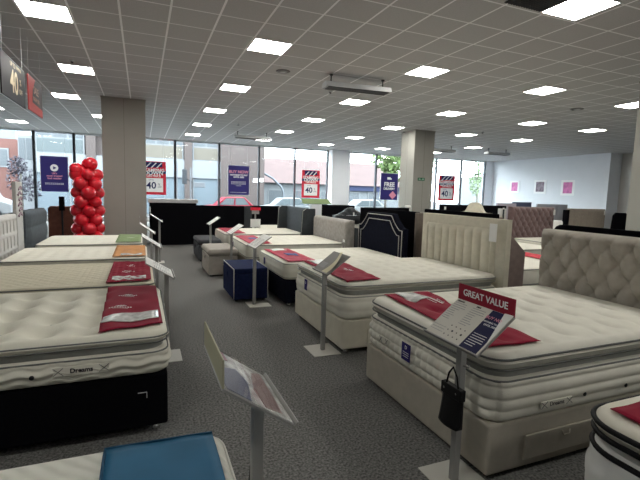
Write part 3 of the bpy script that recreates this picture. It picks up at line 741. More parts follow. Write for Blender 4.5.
stand('sign stand beside the dark grey ottoman', 1.30, 9.1, -1, .95, .80)
fa = stand('nearest sign stand with putty header card and glossy leaflet, bottom centre of the aisle', .35, 1.36, 1, .95, .80, .38, (OLIVE, .085, None, 0), 'gloss', 0.0, plate=(-.24, .06), yb=.065, tilt_len=.18)
stand('sign stand between the tufted and the diamond quilted left beds', .19, 3.98, 1, .89, .755, plate=(-.12, .09))
stand('sign stand at the foot of the tan banner mattress', .16, 5.75, 1, .93, .78)
stand('sign stand at the foot of the green banner mattress', .13, 7.45, 1, .95, .79, header=(STEEL, .10, None, 0))
stand('farthest left sign stand with a small white header before the black partition', .32, 9.35, 1, .99, .84, header=(PAPER, .14, None, 0))
# hanging black bag and strap
b = thing('hanging_bag', 'black flat bag hanging from the hook of the GREAT VALUE stand', 'bag', (1.437, 1.675, -.05), -PI/2)
mm = MB(); prof = []
vs = []; 
for i in range(9):
    for j in range(13):
        u = i/8-.5; v_ = j/12; vs.append((u*.135*(1+.05*(1-v_)), -.016*(1-abs(2*u)**2)*(1-.6*v_)-.02*(1-v_)**2, .40+.20*v_))
n_ = len(vs); vs += [(x, .018-.0*z, z) for x, y, z in vs]
fs = [(i*13+j, (i+1)*13+j, (i+1)*13+j+1, i*13+j+1) for i in range(8) for j in range(12)]; fs += [tuple(n_+q for q in f[::-1]) for f in fs]
per = [i*13 for i in range(9)] + [8*13+j for j in range(1, 13)] + [i*13+12 for i in range(7, -1, -1)] + [j for j in range(11, 0, -1)]
fs += [(per[a], per[(a+1) % len(per)], per[(a+1) % len(per)]+n_, per[a]+n_) for a in range(len(per))]
mm.add(vs, fs); BAGM = M('black_leatherette', (.010, .010, .011), .4)
mm.build('pouch', BAGM, b, True)
box('flap', BAGM, b, -.075, .075, -.012, .024, .545, .605, .005)
MB().tube([(-.045, 0, .60), (-.03, 0, .66), (0, .0, .70), (.03, 0, .66), (.045, 0, .60)], .005, 6).build('strap', BAGM, b, True)
m = MB()
for sx in (-.045, .045): m.tube([(sx, -.012, .58), (sx, -.016, .58)], .006, 8)
m.build('rivets', CHROME, b)
b = thing('hanging_strap', 'thin black strap hanging from the hook of the nearest sign stand', 'strap', (.35, 1.36, 0), PI/2)
MB().tube([(.045, -.006, .45), (.047, -.003, .60), (.049, 0, .636), (.051, .003, .60), (.055, .012, .45), (.05, .005, .43)], .004, 6).build('cord', BLACK, b, True)
box('booklet', BLACK, b, .025, .075, -.006, .012, .28, .44, .003)

# ------------------------------------------------------------------ black partition and far centre
t = thing('partition', 'long black fabric partition screen standing across the end of the aisle', 'partition', (1.62, 12.15, 0), .04)
box('panel', BLACK, t, -1.38, 1.05, -.05, .05, .02, 1.08, .01)
for sx in (-1.2, .9): box('foot', DARKM, t, sx-.03, sx+.03, -.06, .06, 0, .03)
t = thing('storage_chest', 'pale grey topped unit just behind the black partition', 'cabinet', (.80, 12.65, 0)); box('body', BLACK, t, -.62, .6, -.15, .2, 0, 1.12); box('top', CASE, t, -.66, .64, -.2, .25, 1.12, 1.22, .01)
def simple_bed(label, mlabel, x, y, rz, W, L, zt, hbh, hbmat, disp=None, top=None, mat=IVORY, base=GREYD, hw=None, ny=40, nz=20, ban=None, banlab=None, T=.09):
    t = bed_base(label, (x, y), rz, L-.02, W-.02, zt-.24, base)
    hb = panel('headboard', hbmat, t, L/2, hw or W+.06, .2, top or hbh, T, disp, ny, nz)
    mi = mattress(mlabel, (x, y), rz, L, W, zt-.24, zt, .09, tufts(.22, .22, .01, .05), 0, mat, None, GREYPIPE, None, .06)
    if ban: banner(mi, banlab, [(-L/2+.06, -W/2+.04), (-L/2+.46, -W/2+.04), (-L/2+.46, W/2-.04), (-L/2+.06, W/2-.04)], ban)
    return t, hb, mi
# beyond the partition, right
simple_bed('bed with plain black headboard directly left of the winged charcoal one', 'mattress behind the farthest right row bed', 3.46, 12.05, PI/2, .86, 1.5, .5, 1.07, BLACK)
t = thing('divider_screen', 'dark charcoal board standing at the right end of the black partition', 'display', (2.75, 12.45, 0)); box('board', GREYD, t, -.21, .21, -.03, .03, .0, 1.07, .008); box('foot', DARKM, t, -.1, .2, -.1, .1, 0, .02)
t = thing('sign_stand', 'stand with red topped white card before the charcoal board', 'sign stand', (2.88, 11.7, 0))
box('base_plate', PLATE, t, -.12, .12, -.12, .12, 0, .006); box('post', STEEL, t, -.018, .018, -.018, .018, .006, .9); box('card', PAPER, t, -.14, .14, -.03, -.02, .52, .74); box('header', REDP, t, -.14, .14, -.03, -.015, .98, 1.06); box('bracket', STEEL, t, -.10, .10, -.02, 0, .88, 1.0)
simple_bed('black bed frame with pale trimmed headboard and dark crumpled cover, far centre', 'mattress on the far centre black bed', 6.45, 13.25, PI/2, 1.30, 1.6, .5, 1.10, BLACK)
t = thing('bedding_pile', 'glossy dark folded cover heaped before the far centre black headboard', 'bedding', (6.30, 12.72, .01))
vs = []; fs = []
for i in range(25):
    for j in range(9):
        u = i/24*2-1; v_ = j/8*2-1; h = .28*math.exp(-(u*1.7)**2)*(1-v_*v_*.8)+.02*math.sin(u*19+v_*4); vs.append((u*.55, v_*.22, .78+max(0, h)))
fs = [(i*9+j, (i+1)*9+j, (i+1)*9+j+1, i*9+j+1) for i in range(24) for j in range(8)]
m = MB().add(vs, fs); m.box(-.55, .55, -.22, .22, .52, .79); m.build('cover', M('dark_satin', (.02, .022, .026), .35), t, True); box('tag', PAPER, t, -.02, .02, -.235, -.225, .80, .90)
t = thing('display_stand', 'white pedestal with a tilted green topped board, far centre', 'display', (5.15, 12.9, 0)); box('pedestal', WALLW, t, -.2, .15, -.12, .12, 0, 1.14); o = box('board', GREEN, t, -.48, .48, -.10, .10, 1.17, 1.19); o.rotation_euler = (.0, .0, 0); MB().prism([(-.12, 1.15), (.12, 1.29), (.12, 1.31), (-.12, 1.17)], 'x', -.47, .47).build('sloped_top', GREEN, t)
# back-to-back row behind the right row (heads at x about 4, feet to the right)
t, hb, mi = simple_bed('bed behind the stone divan with a tall black round cornered headboard', 'white mattress behind the buttoned stone headboard', 4.98, 2.46, PI, 1.5, 1.9, .6, 1.25, BLACK, None, (lambda y: 1.25-.12*max(0, (abs(y)-.68)/.11)**2.2), hw=1.62)
t, hb, mi = simple_bed('bed with mauve winged headboard back to back with the cream divan', 'white mattress with red banner seen right of the cream headboard', 5.05, 4.75, PI, 1.28, 1.9, .6, 1.265, MAUVEL, None, None, hw=1.42, ban=REDP, banlab='bright red foot banner on the bed beyond the mauve wing')
box('back_board', BLACK, hb, 1.04, 1.10, -.72, .72, .15, 1.31, .008)
for sy in (-1, 1): MB().prism([(.62, .15), (1.03, .15), (1.03, 1.10), (.90, 1.08), (.62, .84)], 'y', sy*.735-.03, sy*.735+.03).build('wing', MAUVEL, hb, bevel=.01)
t, hb, mi = simple_bed('bed with black headboard and beige edge behind the piped navy headboard', 'white mattress behind the piped navy headboard', 5.0, 6.62, PI, 1.75, 1.9, .58, 1.25, BLACK, hw=1.86, T=.10)
box('edge_cover', TAUPE, hb, .94, 1.06, .93, .99, .2, 1.24, .01)
simple_bed('bed with white mattress behind the silver velvet headboard', 'plain white mattress seen right of the silver velvet headboard', 5.1, 8.6, PI, 1.4, 1.9, .6, .80, GREYD)
# curvy cream headboard
def curvy(y):
    a = abs(y); h = 1.17
    h += .19*math.exp(-(a/.20)**4) if a < .5 else 0
    return h + .045*(1/(1+math.exp((a-.48)/.02)))
t, hb, mi = simple_bed('bed with cream humped headboard seen above the channelled one', 'mattress of the cream humped bed', 6.9, 6.72, PI, 1.3, 1.6, .55, 1.2, CREAMHB, None, curvy, ny=80, hw=1.36)
# far right group facing the viewer
t, hb, mi = simple_bed('bed with mauve deep buttoned headboard, right background', 'cream mattress before the mauve buttoned headboard', 8.42, 6.5, PI/2, 1.32, 1.9, .62, 1.32, MAUVE, buttoned(.17, .115, .045), None, hw=1.36, ny=110, nz=60, ban=GREEN, banlab='green foot banner on the mauve buttoned bed')
box('price_tag', PAPER, hb, .90, .905, -.66, -.60, 1.14, 1.27)
t = thing('divider_screen', 'narrow white upright panel at the left edge of the mauve buttoned headboard', 'display', (7.58, 7.55, 0)); box('board', CHALK, t, -.09, -.03, -.04, .04, 0, 1.27); box('back', GREYD, t, -.03, .03, -.03, .03, 0, 1.25); box('edge', CHALK, t, .03, .08, -.04, .04, 0, 1.27)
t, hb, mi = simple_bed('bed with wide black headboard carrying small white tags, right background', 'mattress before the wide black tagged headboard', 8.95, 9.0, PI/2, 2.2, 1.9, .55, 1.28, BLACK, hw=2.4)
for yy in (-1.12, 1.12): box('price_tag', PAPER, hb, .935, .94, -yy*.96-.03, -yy*.96+.03, 1.14, 1.22)
simple_bed('bed with black headboard and white cushion, left of the far right column', 'mattress of the black bed left of the far right column', 7.25, 11.0, PI/2, 1.3, 1.9, .5, 1.105, BLACK, hw=1.6)
o = thing('cushion', 'small white cushion on the black headboard left of the far right column', 'cushion', (7.95, 11.9, .98)); mb = MB(); slab(mb, .22, .10, .04, .125, .21, .03, .03); mb.build('cover', PAPER, o, True)
t, hb, mi = simple_bed('bed with taupe channelled headboard, far right background', 'mattress before the taupe channelled headboard', 12.32, 8.0, PI/2, 1.5, 1.9, .6, 1.26, TAUPE, channels(.3, .02), None, hw=1.58, ny=60)
box('price_tag', PAPER, hb, .90, .905, -.72, -.66, 1.08, 1.2)
box('side_cover', BLACK, hb, .93, 1.06, .79, .90, .2, 1.22)
t, hb, mi = simple_bed('bed with navy headboard right of the mauve buttoned one', 'mattress before the small navy headboard', 10.85, 8.4, PI/2, .8, 1.9, .6, 1.27, NAVY)
o = thing('cushion', 'white cushion leaning before the small navy headboard', 'cushion', (11.0, 8.9, .62), 0); mb = MB(); slab(mb, .34, .2, .06, .0, .3, .06, .05); mb.build('cover', PAPER, o, True)
t = thing('armchair', 'small dark high backed chair by the near right column', 'chair', (15.2, 9.75, 0), -.5)
slab_m = MB(); slab(slab_m, .52, .52, .08, .36, .47, .03, .06); slab_m.build('seat', BLACK, t, True); MB().prism([(-.26, .42), (.26, .42), (.28, 1.02), (.20, 1.12), (-.14, 1.12), (-.22, 1.02)], 'y', .2, .27).build('backrest', BLACK, t, bevel=.02)
for sx in (-.2, .2):
    for sy in (-.2, .2): MB().tube([(sx*1.1, sy*1.1, 0), (sx, sy, .38)], .016, 8).build('leg', DARKM, t)
simple_bed('bed with lilac grey headboard below the white wall pictures, left', 'mattress of the lilac grey bed', 14.3, 13.1, PI/2, 1.0, 1.8, .5, 1.30, M('lilac_fabric', (.42, .38, .45), .9))
simple_bed('bed with blue slate headboard below the white wall pictures', 'mattress of the blue slate bed', 15.4, 13.3, PI/2, 1.0, 1.8, .5, 1.36, M('blue_slate_fabric', (.10, .12, .19), .9))
simple_bed('bed with pale grey wide headboard below the right wall pictures', 'mattress of the pale grey wide bed', 17.0, 13.1, PI/2, 1.8, 1.8, .5, 1.30, M('cloud_fabric', (.42, .43, .48), .9))
# brown chair and red balloons, left
t = thing('armchair', 'brown leather high backed armchair behind the red balloon column', 'armchair', (-1.62, 12.3, 0))
MB().prism([(-.5, .2), (.5, .2), (.5, .96), (.44, 1.0), (-.44, 1.0), (-.5, .96)], 'y', -.1, .12).build('backrest', BROWN, t, bevel=.03); box('seat', BROWN, t, -.42, .42, .12, .8, .12, .46, .04)
for sx in (-.5, .42): box('arm', BROWN, t, sx-.0, sx+.10, .1, .8, .1, .62, .04)
for sx in (-.44, .44):
    for sy in (0, .7): MB().lathe([(.02, 0), (.03, .13)], 8, (sx, sy, 0)).build('leg', DARKM, t)
t = thing('balloon_column', 'column of stacked glossy red balloons left of the left column', 'balloons', (-1.13, 11.0, 0))
RB = M('red_balloon', (.66, .012, .028), .28, spec=.5)
bm0 = MB(); pr = []
for i in range(13):
    a = PI*i/12; pr.append((max(.002, .145*math.sin(a)*(1-.08*math.cos(a))), -.165*math.cos(a)))
bm0.lathe(pr, 18); proto = None; core = MB().tube([(0, 0, 0), (0, 0, 1.95)], .012, 8).build('pole', DARKM, t); MB().lathe([(.2, 0), (.2, .02), (.02, .03)], 20).build('base', DARKM, t)
lay = 0; spots = []
z = .16
while z < 1.9:
    for q in range(4):
        a = q*PI/2+lay*PI/4+.2; spots.append((.185*math.cos(a), .185*math.sin(a), z, a, random.uniform(.88, 1.04)))
    z += .20; lay += 1
spots += [(.06, 0, 2.0, 0, 1.0), (-.18, -.05, 1.86, PI, 1)]
for (x, y, z, a, sc) in spots:
    o = bm0.build('balloon', RB, t, True) if proto is None else proto.copy()
    if proto is None: proto = o
    else: C.objects.link(o)
    o.location = (x, y, z); o.rotation_euler = (0, PI/2*.9, a); o.scale = (sc, sc, sc)
t = thing('monitor', 'small black screen standing behind the red balloons', 'screen', (-1.80, 12.1, 0)); box('screen', BLACK, t, -.06, .06, -.02, .02, .90, 1.24, .005); box('stand', DARKM, t, -.02, .02, -.01, .01, .05, .9); box('foot', DARKM, t, -.1, .1, -.1, .1, 0, .05)

# ------------------------------------------------------------------ hanging signs, posters, pictures
s = thing('hanging_sign', 'dark hanging sale sign reading 40% off, the nearer of the two', 'sign', (-1.6, 7.25, 2.9), PI/2)
box('panel', DARKP, s, -.60, .60, -.008, .008, -.27, .27, .003)
text('40', .42, GOLDP, s, (.0, -.0095, -.03), (PI/2, 0, 0), bold=.008, sx=.95); text('%', .12, GOLDP, s, (.33, -.0095, .04), (PI/2, 0, 0)); text('OFF', .10, GOLDP, s, (.34, -.0095, -.09), (PI/2, 0, 0)); text('UP TO', .085, GOLDP, s, (-.05, -.0095, .20), (PI/2, 0, 0)); text('SAVINGS', .07, GOLDP, s, (.25, -.0095, .21), (PI/2, 0, 0))
for sx in (-.5, .5): MB().tube([(sx, 0, .27), (sx, 0, CEIL-2.9)], .003, 5).build('wire', CASE, s)
s = thing('hanging_sign', 'red and charcoal hanging sale sign, the farther of the two', 'sign', (-1.6, 8.57, 2.93), PI/2)
box('panel', M('sign_red', (.40, .05, .05), .5), s, -.50, .50, -.008, .008, -.27, .27, .003); MB().prism([(-.26, -.12), (.5, -.14), (.5, .27), (.0, .27), (-.2, .08)], 'y', -.0095, -.008).build('dark_patch', M('sign_char', (.06, .055, .06), .5), s)
text('SALE', .17, M('sign_tan', (.5, .33, .28), .5), s, (.02, -.011, .09), (PI/2, 0, 0)); text('NOW ON', .10, M('sign_tan', (.5, .33, .28), .5), s, (.02, -.011, -.05), (PI/2, 0, 0))
for sx in (-.42, .42): MB().tube([(sx, 0, .27), (sx, 0, CEIL-2.93)], .003, 5).build('wire', CASE, s)
def poster(label, x0, x1, z0, z1, kind, y=20.85):
    cx, cz, W, H = (x0+x1)/2, (z0+z1)/2, x1-x0, z1-z0
    t = thing('window_poster', label, 'poster', (cx, y, cz)); R_ = (PI/2, 0, 0)
    for sx in (-1, 1): MB().tube([(sx*W*.4, 0, H/2), (sx*W*.4, 0, CEIL-cz)], .003, 5).build('wire', CASE, t)
    if kind == 'sale':
        p = box('board', REDP, t, -W/2, W/2, -.01, .01, -H/2, H/2)
        MB().prism([(-W*.36, H*.30), (W*.36, H*.34), (W*.36, H*.48), (-W*.36, H*.48)], 'y', -.012, -.010).build('blue_band', INK, t)
        MB().prism([(-W*.5, H*.10), (W*.5, H*.14), (W*.5, H*.22), (-W*.5, H*.20)], 'y', -.012, -.010).build('blue_band', INK, t)
        m = MB()
        for i in range(3): m.prism([(-W*.34+i*W*.22, H*.31), (-W*.28+i*W*.22, H*.31), (-W*.08+i*W*.22, H*.46), (-W*.14+i*W*.22, H*.46)], 'y', -.0135, -.012)
        m.build('white_stripes', WHITEP, t)
        text('STAMPING', W*.185, WHITEP, t, (0, -.014, H*.235), R_, bold=.006); text('DOWN', W*.23, WHITEP, t, (0, -.014, H*.145), R_, bold=.006); text('ON PRICE', W*.13, WHITEP, t, (0, -.014, H*.06), R_, bold=.003)
        q = MB().box(-W*.38, W*.38, -.012, -.010, -H*.42, H*.0).build('white_square', WHITEP, t)
        text('40', W*.40, INK, q, (-W*.10, -.013, -H*.23), R_, bold=.008); text('%', W*.14, INK, q, (W*.22, -.013, -H*.19), R_); text('OFF', W*.09, INK, q, (W*.24, -.013, -H*.27), R_); text('UP TO', W*.07, INK, q, (-W*.1, -.013, -H*.06), R_)
    else:
        p = box('board', PURPLE, t, -W/2, W/2, -.01, .01, -H/2, H/2)
        m = MB()
        b_ = W*.012
        m.box(-W/2-.02, -W/2, -.012, .012, -H/2, H/2).box(W/2, W/2+.02, -.012, .012, -H/2, H/2).box(-W/2-.02, W/2+.02, -.012, .012, H/2, H/2+.02); m.build('frame', CASE, t)
        def lines(zs, wd):
            mm = MB()
            for z_ in zs:
                n = 10; u = -wd/2
                for i in range(n): mm.box(u, u+wd/n*.7, -.0125, -.010, z_-.006, z_+.012); u += wd/n
            mm.build('fine_print', WHITEP, t)
        if kind == 'trust':
            mm = MB().lathe([(W*.15, 0), (W*.15, .002)], 24); o = mm.build('emblem', WHITEP, t); o.location = (0, -.0125, H*.18); o.rotation_euler = (PI/2, 0, 0)
            mm = MB().lathe([(W*.08, 0), (W*.08, .002)], 3); o = mm.build('emblem_mark', PURPLE, t); o.location = (0, -.0145, H*.18); o.rotation_euler = (PI/2, 0, 0)
            text("UK's", W*.10, PINKP, t, (0, -.013, H*.02), R_, bold=.003); text('most trusted', W*.11, PINKP, t, (0, -.013, -H*.05), R_, bold=.003); text('bed retailer', W*.11, PINKP, t, (0, -.013, -H*.12), R_, bold=.003); lines([-H*.26, -H*.29], W*.7)
        elif kind == 'buy':
            text('BUY NOW', W*.195, PINKP, t, (0, -.013, H*.29), R_, bold=.006); text('NOTHING TO PAY', W*.10, WHITEP, t, (0, -.013, H*.18), R_, bold=.004); text('UNTIL 2025', W*.10, WHITEP, t, (0, -.013, H*.11), R_, bold=.004); lines([-.0*H-.05*H, -H*.09, -H*.13], W*.72); lines([-H*.19], W*.25); lines([-H*.42], W*.8)
        elif kind == 'free':
            text('FREE', W*.30, WHITEP, t, (0, -.013, H*.08), R_, bold=.010); text('DELIVERY', W*.155, WHITEP, t, (0, -.013, -H*.08), R_, bold=.005)
            MB().box(-W*.13, W*.06, -.0125, -.010, H*.27, H*.36).box(W*.06, W*.13, -.0125, -.010, H*.27, H*.32).build('truck_icon', WHITEP, t)
            MB().prism([(W*.22, -H*.48), (W*.44, -H*.32), (W*.22, -H*.16), (0, -H*.32)], 'y', -.0125, -.010).build('diamond', PINKP, t)
poster('purple window poster with white round emblem, leftmost street window', -3.81, -2.84, 1.25, 2.68, 'trust')
poster('red and blue 40% off window poster partly behind the left column', -.02, 1.01, 1.22, 2.69, 'sale')
poster('purple BUY NOW window poster above the red car', 3.8, 4.8, 1.31, 2.68, 'buy')
poster('red 40% off window poster left of the white window column', 7.52, 8.48, 1.25, 2.64, 'sale')
poster('purple FREE DELIVERY window poster left of the far right column', 12.1, 13.18, 1.24, 2.68, 'free')
poster('red 40% off window poster right of the far right column', 15.95, 17.12, 1.26, 2.74, 'sale')
def picture(label, y0, y1, z0, z1, col):
    t = thing('picture_frame', label, 'picture', (RX-.002, (y0+y1)/2, (z0+z1)/2), PI/2*-1); W, H = abs(y1-y0), z1-z0
    m = MB(); m.box(-W/2, W/2, -.03, 0, -H/2, H/2); m.build('frame', M('frame_white', (.95, .95, .96), .5), t, bevel=.004)
    MB().box(-W*.33, W*.33, -.032, -.03, -H*.36, H*.36).build('print', col, t); return t
PKP = M('pink_art', (.70, .24, .48), .6, .25, 5)
picture('pink abstract picture in a white frame, left of the three on the white wall', 19.06, 19.74, 1.85, 2.55, PKP)
t = picture('grey swirl picture in a white frame, middle of the three on the white wall', 17.23, 18.02, 1.82, 2.56, M('grey_art', (.28, .22, .27), .6, .5, 6))
m = MB()
for q in range(4): m.tube([(.045*(q+1)*math.cos(a/4), -.033, .04*(q+1)*math.sin(a/4)) for a in range(0, 20)], .006, 5)
m.build('swirl', M('swirl_pale', (.55, .5, .52), .6), t)
picture('pink abstract picture in a white frame, right of the three on the white wall', 15.55, 16.33, 1.74, 2.53, PKP)

# ------------------------------------------------------------------ OUTSIDE: street beyond the windows
GZ = -.35
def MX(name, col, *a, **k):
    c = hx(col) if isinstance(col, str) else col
    return M(name, tuple(q*.31 for q in c), *a, **k)  # street colours darkened below their own tone to offset the strong sky light
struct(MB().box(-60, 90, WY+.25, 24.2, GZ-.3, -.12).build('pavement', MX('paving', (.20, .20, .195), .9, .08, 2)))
struct(MB().box(-60, 90, 24.2, 120, GZ-.3, GZ).build('road', MX('asphalt', (.14, .14, .145), .9, .1, 3)))
def ledge(name, mat, t, *a): return box(name, mat, t, *a)
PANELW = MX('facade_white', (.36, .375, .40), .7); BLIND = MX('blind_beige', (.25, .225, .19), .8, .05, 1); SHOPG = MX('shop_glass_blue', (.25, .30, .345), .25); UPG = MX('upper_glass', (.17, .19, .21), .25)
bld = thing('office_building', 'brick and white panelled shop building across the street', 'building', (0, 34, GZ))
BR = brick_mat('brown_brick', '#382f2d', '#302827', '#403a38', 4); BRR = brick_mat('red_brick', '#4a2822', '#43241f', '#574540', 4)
box('wall', BR, bld, -6.6, 9.0, .3, 6.5, 0, 5.9)
box('parapet', PANELW, bld, -6.6, 5.6, .05, .3, 5.42, 5.9)
box('shop_front', SHOPG, bld, -6.6, 5.6, .1, .3, 0, 2.9); box('fascia', PANELW, bld, -6.6, 5.6, -.05, .3, 2.7, 4.0)
for i in range(6): box('shop_mullion', PANELW, bld, -6.6+i*2.03, -6.52+i*2.03, .05, .3, 0, 2.7)
for (xa, xb) in ((-6.5, -3.6), (-.9, 2.9), (3.55, 5.55)):
    o = box('upper_window', PANELW, bld, xa, xb, .1, .32, 4.0, 5.45)
    n = max(1, round((xb-xa)/1.0)); dw = (xb-xa-.1)/n
    for i in range(n): box('pane', UPG, o, xa+.1+i*dw, xa+i*dw+dw, .08, .1, 5.08, 5.36)
    box('blind', BLIND if xa > -5 else MX('office_glass', (.15, .18, .19), .25), o, xa+.1, xb-.1, .08, .1, 4.08, 4.98)
for (xa, xb) in ((2.95, 3.5), (-1.6, -1.0), (-3.5, -2.9)): box('pier', BR, bld, xa, xb, -.12, .3, 0, 5.9)
box('brick_bay', BR, bld, 5.6, 9.0, -.25, .3, 0, 5.9)
for (xa, za) in ((8.1, 2.55), (8.55, 2.6)):
    box('vent_sign', PAPER, bld, xa, xa+.35, -.28, -.25, za, za+.28)
b2 = thing('corner_building', 'red brick building with pale upper floor at the far left of the street', 'building', (-14.0, 39, GZ))
box('wall', BRR, b2, -6, 5.5, 0, 8, 0, 5.2); box('upper_floor', MX('pale_cladding', (.32, .38, .42), .6), b2, -6, 5.3, .3, 8, 5.2, 7.0)
for i in range(5):
    o = box('window', PANELW, b2, -1.9+i*1.5, -1.1+i*1.5, -.05, .05, 3.1, 4.5); box('pane', UPG, o, -1.8+i*1.5, -1.2+i*1.5, -.07, -.05, 3.2, 4.4)
b3 = thing('glazed_building', 'pale glazed corner block left of the brick shop building', 'building', (-7.3, 36.5, GZ))
box('wall', PANELW, b3, -.68, .7, 0, 2, 0, 5.3)
for i in range(3): box('pane', UPG, b3, -.62+i*.44, -.25+i*.44, -.03, 0, 3.6, 5.1)
b4 = thing('low_building', 'low building with wide pink tiled roof on the right across the street', 'building', (23, 42, GZ))
box('wall', MX('shop_wall', (.28, .30, .32), .8), b4, -12, 4.2, 0, 10, 0, 2.75)
MB().prism([(-.6, 2.75), (5.5, 5.6), (5.5, 2.75)], 'x', -12.3, 4.5).build('roof', MX('pink_tiles', (.17, .115, .112), .85, .12, 1.2, .4, 5, 'wavez'), b4)
box('fascia', MX('fascia_blue', (.05, .065, .15), .6), b4, -4.5, 4.2, -.35, 0, 2.2, 2.85)
for i in range(5):
    o = box('window', MX('window_surround', (.33, .345, .36), .6), b4, -11.4+i*2.8, -9.6+i*2.8, -.06, 0, .5, 2.1); box('pane', UPG, o, -11.3+i*2.8, -9.7+i*2.8, -.08, -.06, .6, 2.0)
b5 = thing('pale_building', 'pale rendered block seen through the birch leaves at the right', 'building', (44, 37, GZ))
box('wall', MX('render_pale', (.40, .42, .44), .8), b5, -6, 20, 0, 8, 0, 4.4)
for i in range(6): o = box('window', PANELW, b5, -5+i*3, -3.6+i*3, -.05, 0, 1.2, 2.8); box('pane', UPG, o, -4.9+i*3, -3.7+i*3, -.07, -.05, 1.3, 2.7)
box('low_wall', BRR, b5, -6, 20, -6, -5.7, 0, .9)
def car(label, x, y, paint, L=4.0, flip=1):
    t = thing('car', label, 'car', (x, y, GZ)); h = L/2
    side = [(-h, .30), (-h, .72), (-h*.86, .86), (-h*.55, .92), (h*.62, .95), (h*.95, .86), (h, .6), (h, .30)]
    MB().prism([(a*flip, b) for a, b in side], 'y', -.82, .82).build('body', paint, t, bevel=.06, seg=3)
    cab = [(-h*.55, .90), (-h*.22, 1.42), (h*.45, 1.46), (h*.78, .92)]
    c_ = MB().prism([(a*flip, b) for a, b in cab], 'y', -.72, .72).build('cabin', paint, t, bevel=.05, seg=3)
    gl = MX('car_glass', (.22, .26, .28), .2)
    for sy in (-1, 1):
        for qd in ([(-h*.42, .95), (-h*.19, 1.36), (h*.08, 1.38), (h*.08, .95)], [(h*.13, .95), (h*.13, 1.38), (h*.42, 1.40), (h*.62, .96)]):
            MB().prism([(a*flip, b) for a, b in qd], 'y', min(sy*.72, sy*.735), max(sy*.72, sy*.735)).build('side_window', gl, c_)
    for sx in (-h*.62, h*.60):
        for sy in (-.80, .80):
            wm = MB(); wm.tube([(sx*flip, sy-.09, .30), (sx*flip, sy+.09, .30)], .30, 18); o = wm.build('wheel', DARKM, t); wm = MB(); wm.tube([(sx*flip, sy-.1*1, .30), (sx*flip, sy+.1, .30)], .17, 14); wm.build('hub_cap', CHROME, o)
    return t
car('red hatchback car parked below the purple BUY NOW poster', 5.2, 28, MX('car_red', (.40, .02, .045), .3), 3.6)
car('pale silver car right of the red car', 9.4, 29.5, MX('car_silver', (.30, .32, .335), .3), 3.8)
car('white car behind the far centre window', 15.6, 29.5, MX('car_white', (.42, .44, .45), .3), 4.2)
t = thing('van', 'white van at the far left window edge', 'van', (-7.9, 26.5, GZ)); MB().prism([(-2.2, .35), (1.9, .35), (1.9, .9), (1.2, 1.15), (.75, 1.95), (-2.2, 2.0)], 'y', -.9, .9).build('body', MX('van_white', (.42, .42, .43), .4), t, bevel=.08, seg=3)
MB().prism([(1.15, 1.2), (.78, 1.85), (.1, 1.85), (.1, 1.2)], 'y', -.93, -.9).build('side_window', UPG, t)
for sx in (-1.4, 1.2):
    for sy in (-.85, .85): MB().tube([(sx, sy-.1, .34), (sx, sy+.1, .34)], .34, 16).build('wheel', DARKM, t)
def tree(label, x, y, h, blobs, n, leafcol, size=.16, name='tree', weep=0):
    t = thing(name, label, 'tree', (x, y, GZ)); MB().tube([(0, 0, 0), (.05, .03, h*.4), (.0, .1, h*.8)], .11, 8, False, .04).build('trunk', MX('bark_pale', (.32, .30, .27), .9), t, True)
    vs = []; fs = []
    for _ in range(n):
        bx, by, bz, rx, rz = random.choice(blobs)
        while True:
            p = Vector((random.uniform(-1, 1), random.uniform(-1, 1), random.uniform(-1, 1)))
            if p.length < 1: break
        c = Vector((bx+p.x*rx, by+p.y*rx, bz+p.z*rz)); a = Vector((random.gauss(0, 1), random.gauss(0, 1), random.gauss(0, 1)-weep)).normalized()
        b_ = a.cross(Vector((random.gauss(0, 1), random.gauss(0, 1), random.gauss(0, 1)))).normalized(); s_ = size*random.uniform(.6, 1.3); o = len(vs)
        vs += [c-a*s_, c+b_*s_*.5, c+a*s_, c-b_*s_*.5]; fs.append((o, o+1, o+2, o+3))
    MB().add(vs, fs).build('foliage', M('leaf_'+leafcol, leafcol, .7, .3, 2), t); return t
tree('green leafy street tree above the purple FREE poster', 15.8, 26.5, 5.6, [(0, 0, 4.6, 1.3, 1.0), (.7, 0, 3.7, 1.0, .9), (-.4, 0, 5.4, 1.0, .6)], 2000, '#55663f')
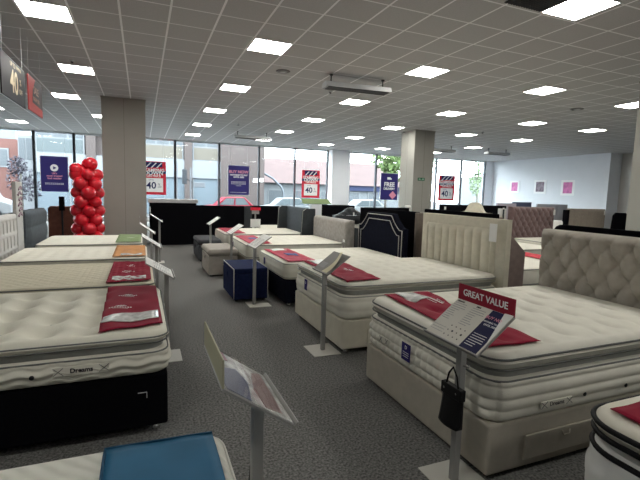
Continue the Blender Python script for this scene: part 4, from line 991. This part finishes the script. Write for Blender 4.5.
tree('weeping birch outside the far right windows, right', 23.5, 26, 6, [(.1, 0, 4.3, .75, 1.3), (-.2, 0, 3.2, .5, 1.3), (.5, 0, 5.2, 1.0, .7)], 2600, '#56644a', .07, weep=1.5)
tree('weeping birch outside the far right windows, left', 23.4, 31.0, 6.5, [(0, 0, 5.3, 1.2, .7), (-.5, 0, 4.6, .5, .9), (.8, 0, 5.6, 1.2, .6)], 1500, '#5a684e', .08, weep=1.5)
tree('greyish blossom tree at the far left of the street', -6.3, 29, 3.6, [(0, 0, 2.2, .8, .8), (.4, 0, 1.6, .7, .7), (-.1, 0, 2.9, .5, .5)], 1100, '#35333a', .08)
tree('bright green shrub tree at the left image edge', -8.3, 29.5, 3.6, [(0, 0, 2.6, .55, .8)], 700, '#52663f', .11)
FRX = MX('pole_grey', (.22, .23, .25), .6)
t = thing('traffic_light', 'dark traffic light pole outside, right of the first sale poster', 'traffic light', (3.1, 31, GZ)); MB().tube([(0, 0, 0), (0, 0, 3.3)], .06, 8).build('pole', FRX, t); MB().box(-.55, -.25, -.12, .12, 2.2, 3.2).build('signal_head', DARKM, t, bevel=.03); MB().box(.15, .95, -.1, .1, 2.0, 2.35).build('side_signal', FRX, t, bevel=.03); MB().tube([(-.4, 0, 2.6), (.5, 0, 2.2)], .04, 6).build('bracket', DARKM, t)
t = thing('bollard_pole', 'slim grey street pole left of the traffic light', 'pole', (2.05, 29, GZ)); MB().tube([(0, 0, 0), (0, 0, 3.6)], .05, 8).build('pole', FRX, t); MB().lathe([(.06, 0), (.06, .5)], 8, (0, 0, .3)).build('yellow_band', MX('yellow_band', (.6, .5, .15), .6), t)
t = thing('street_lamp', 'curved grey street lamp arm right of the brick building', 'lamp', (11.3, 36, GZ)); MB().tube([(0, 0, 0), (0, 0, 1.8), (-.2, 0, 2.3), (-1.0, 0, 3.0), (-2.0, 0, 3.5)], .09, 8).build('pole', MX('lamp_grey', (.25, .28, .32), .6), t, True); MB().lathe([(.1, 0), (.16, .1), (.05, .2)], 10, (-2.0, 0, 3.4)).build('lamp_head', FRX, t)
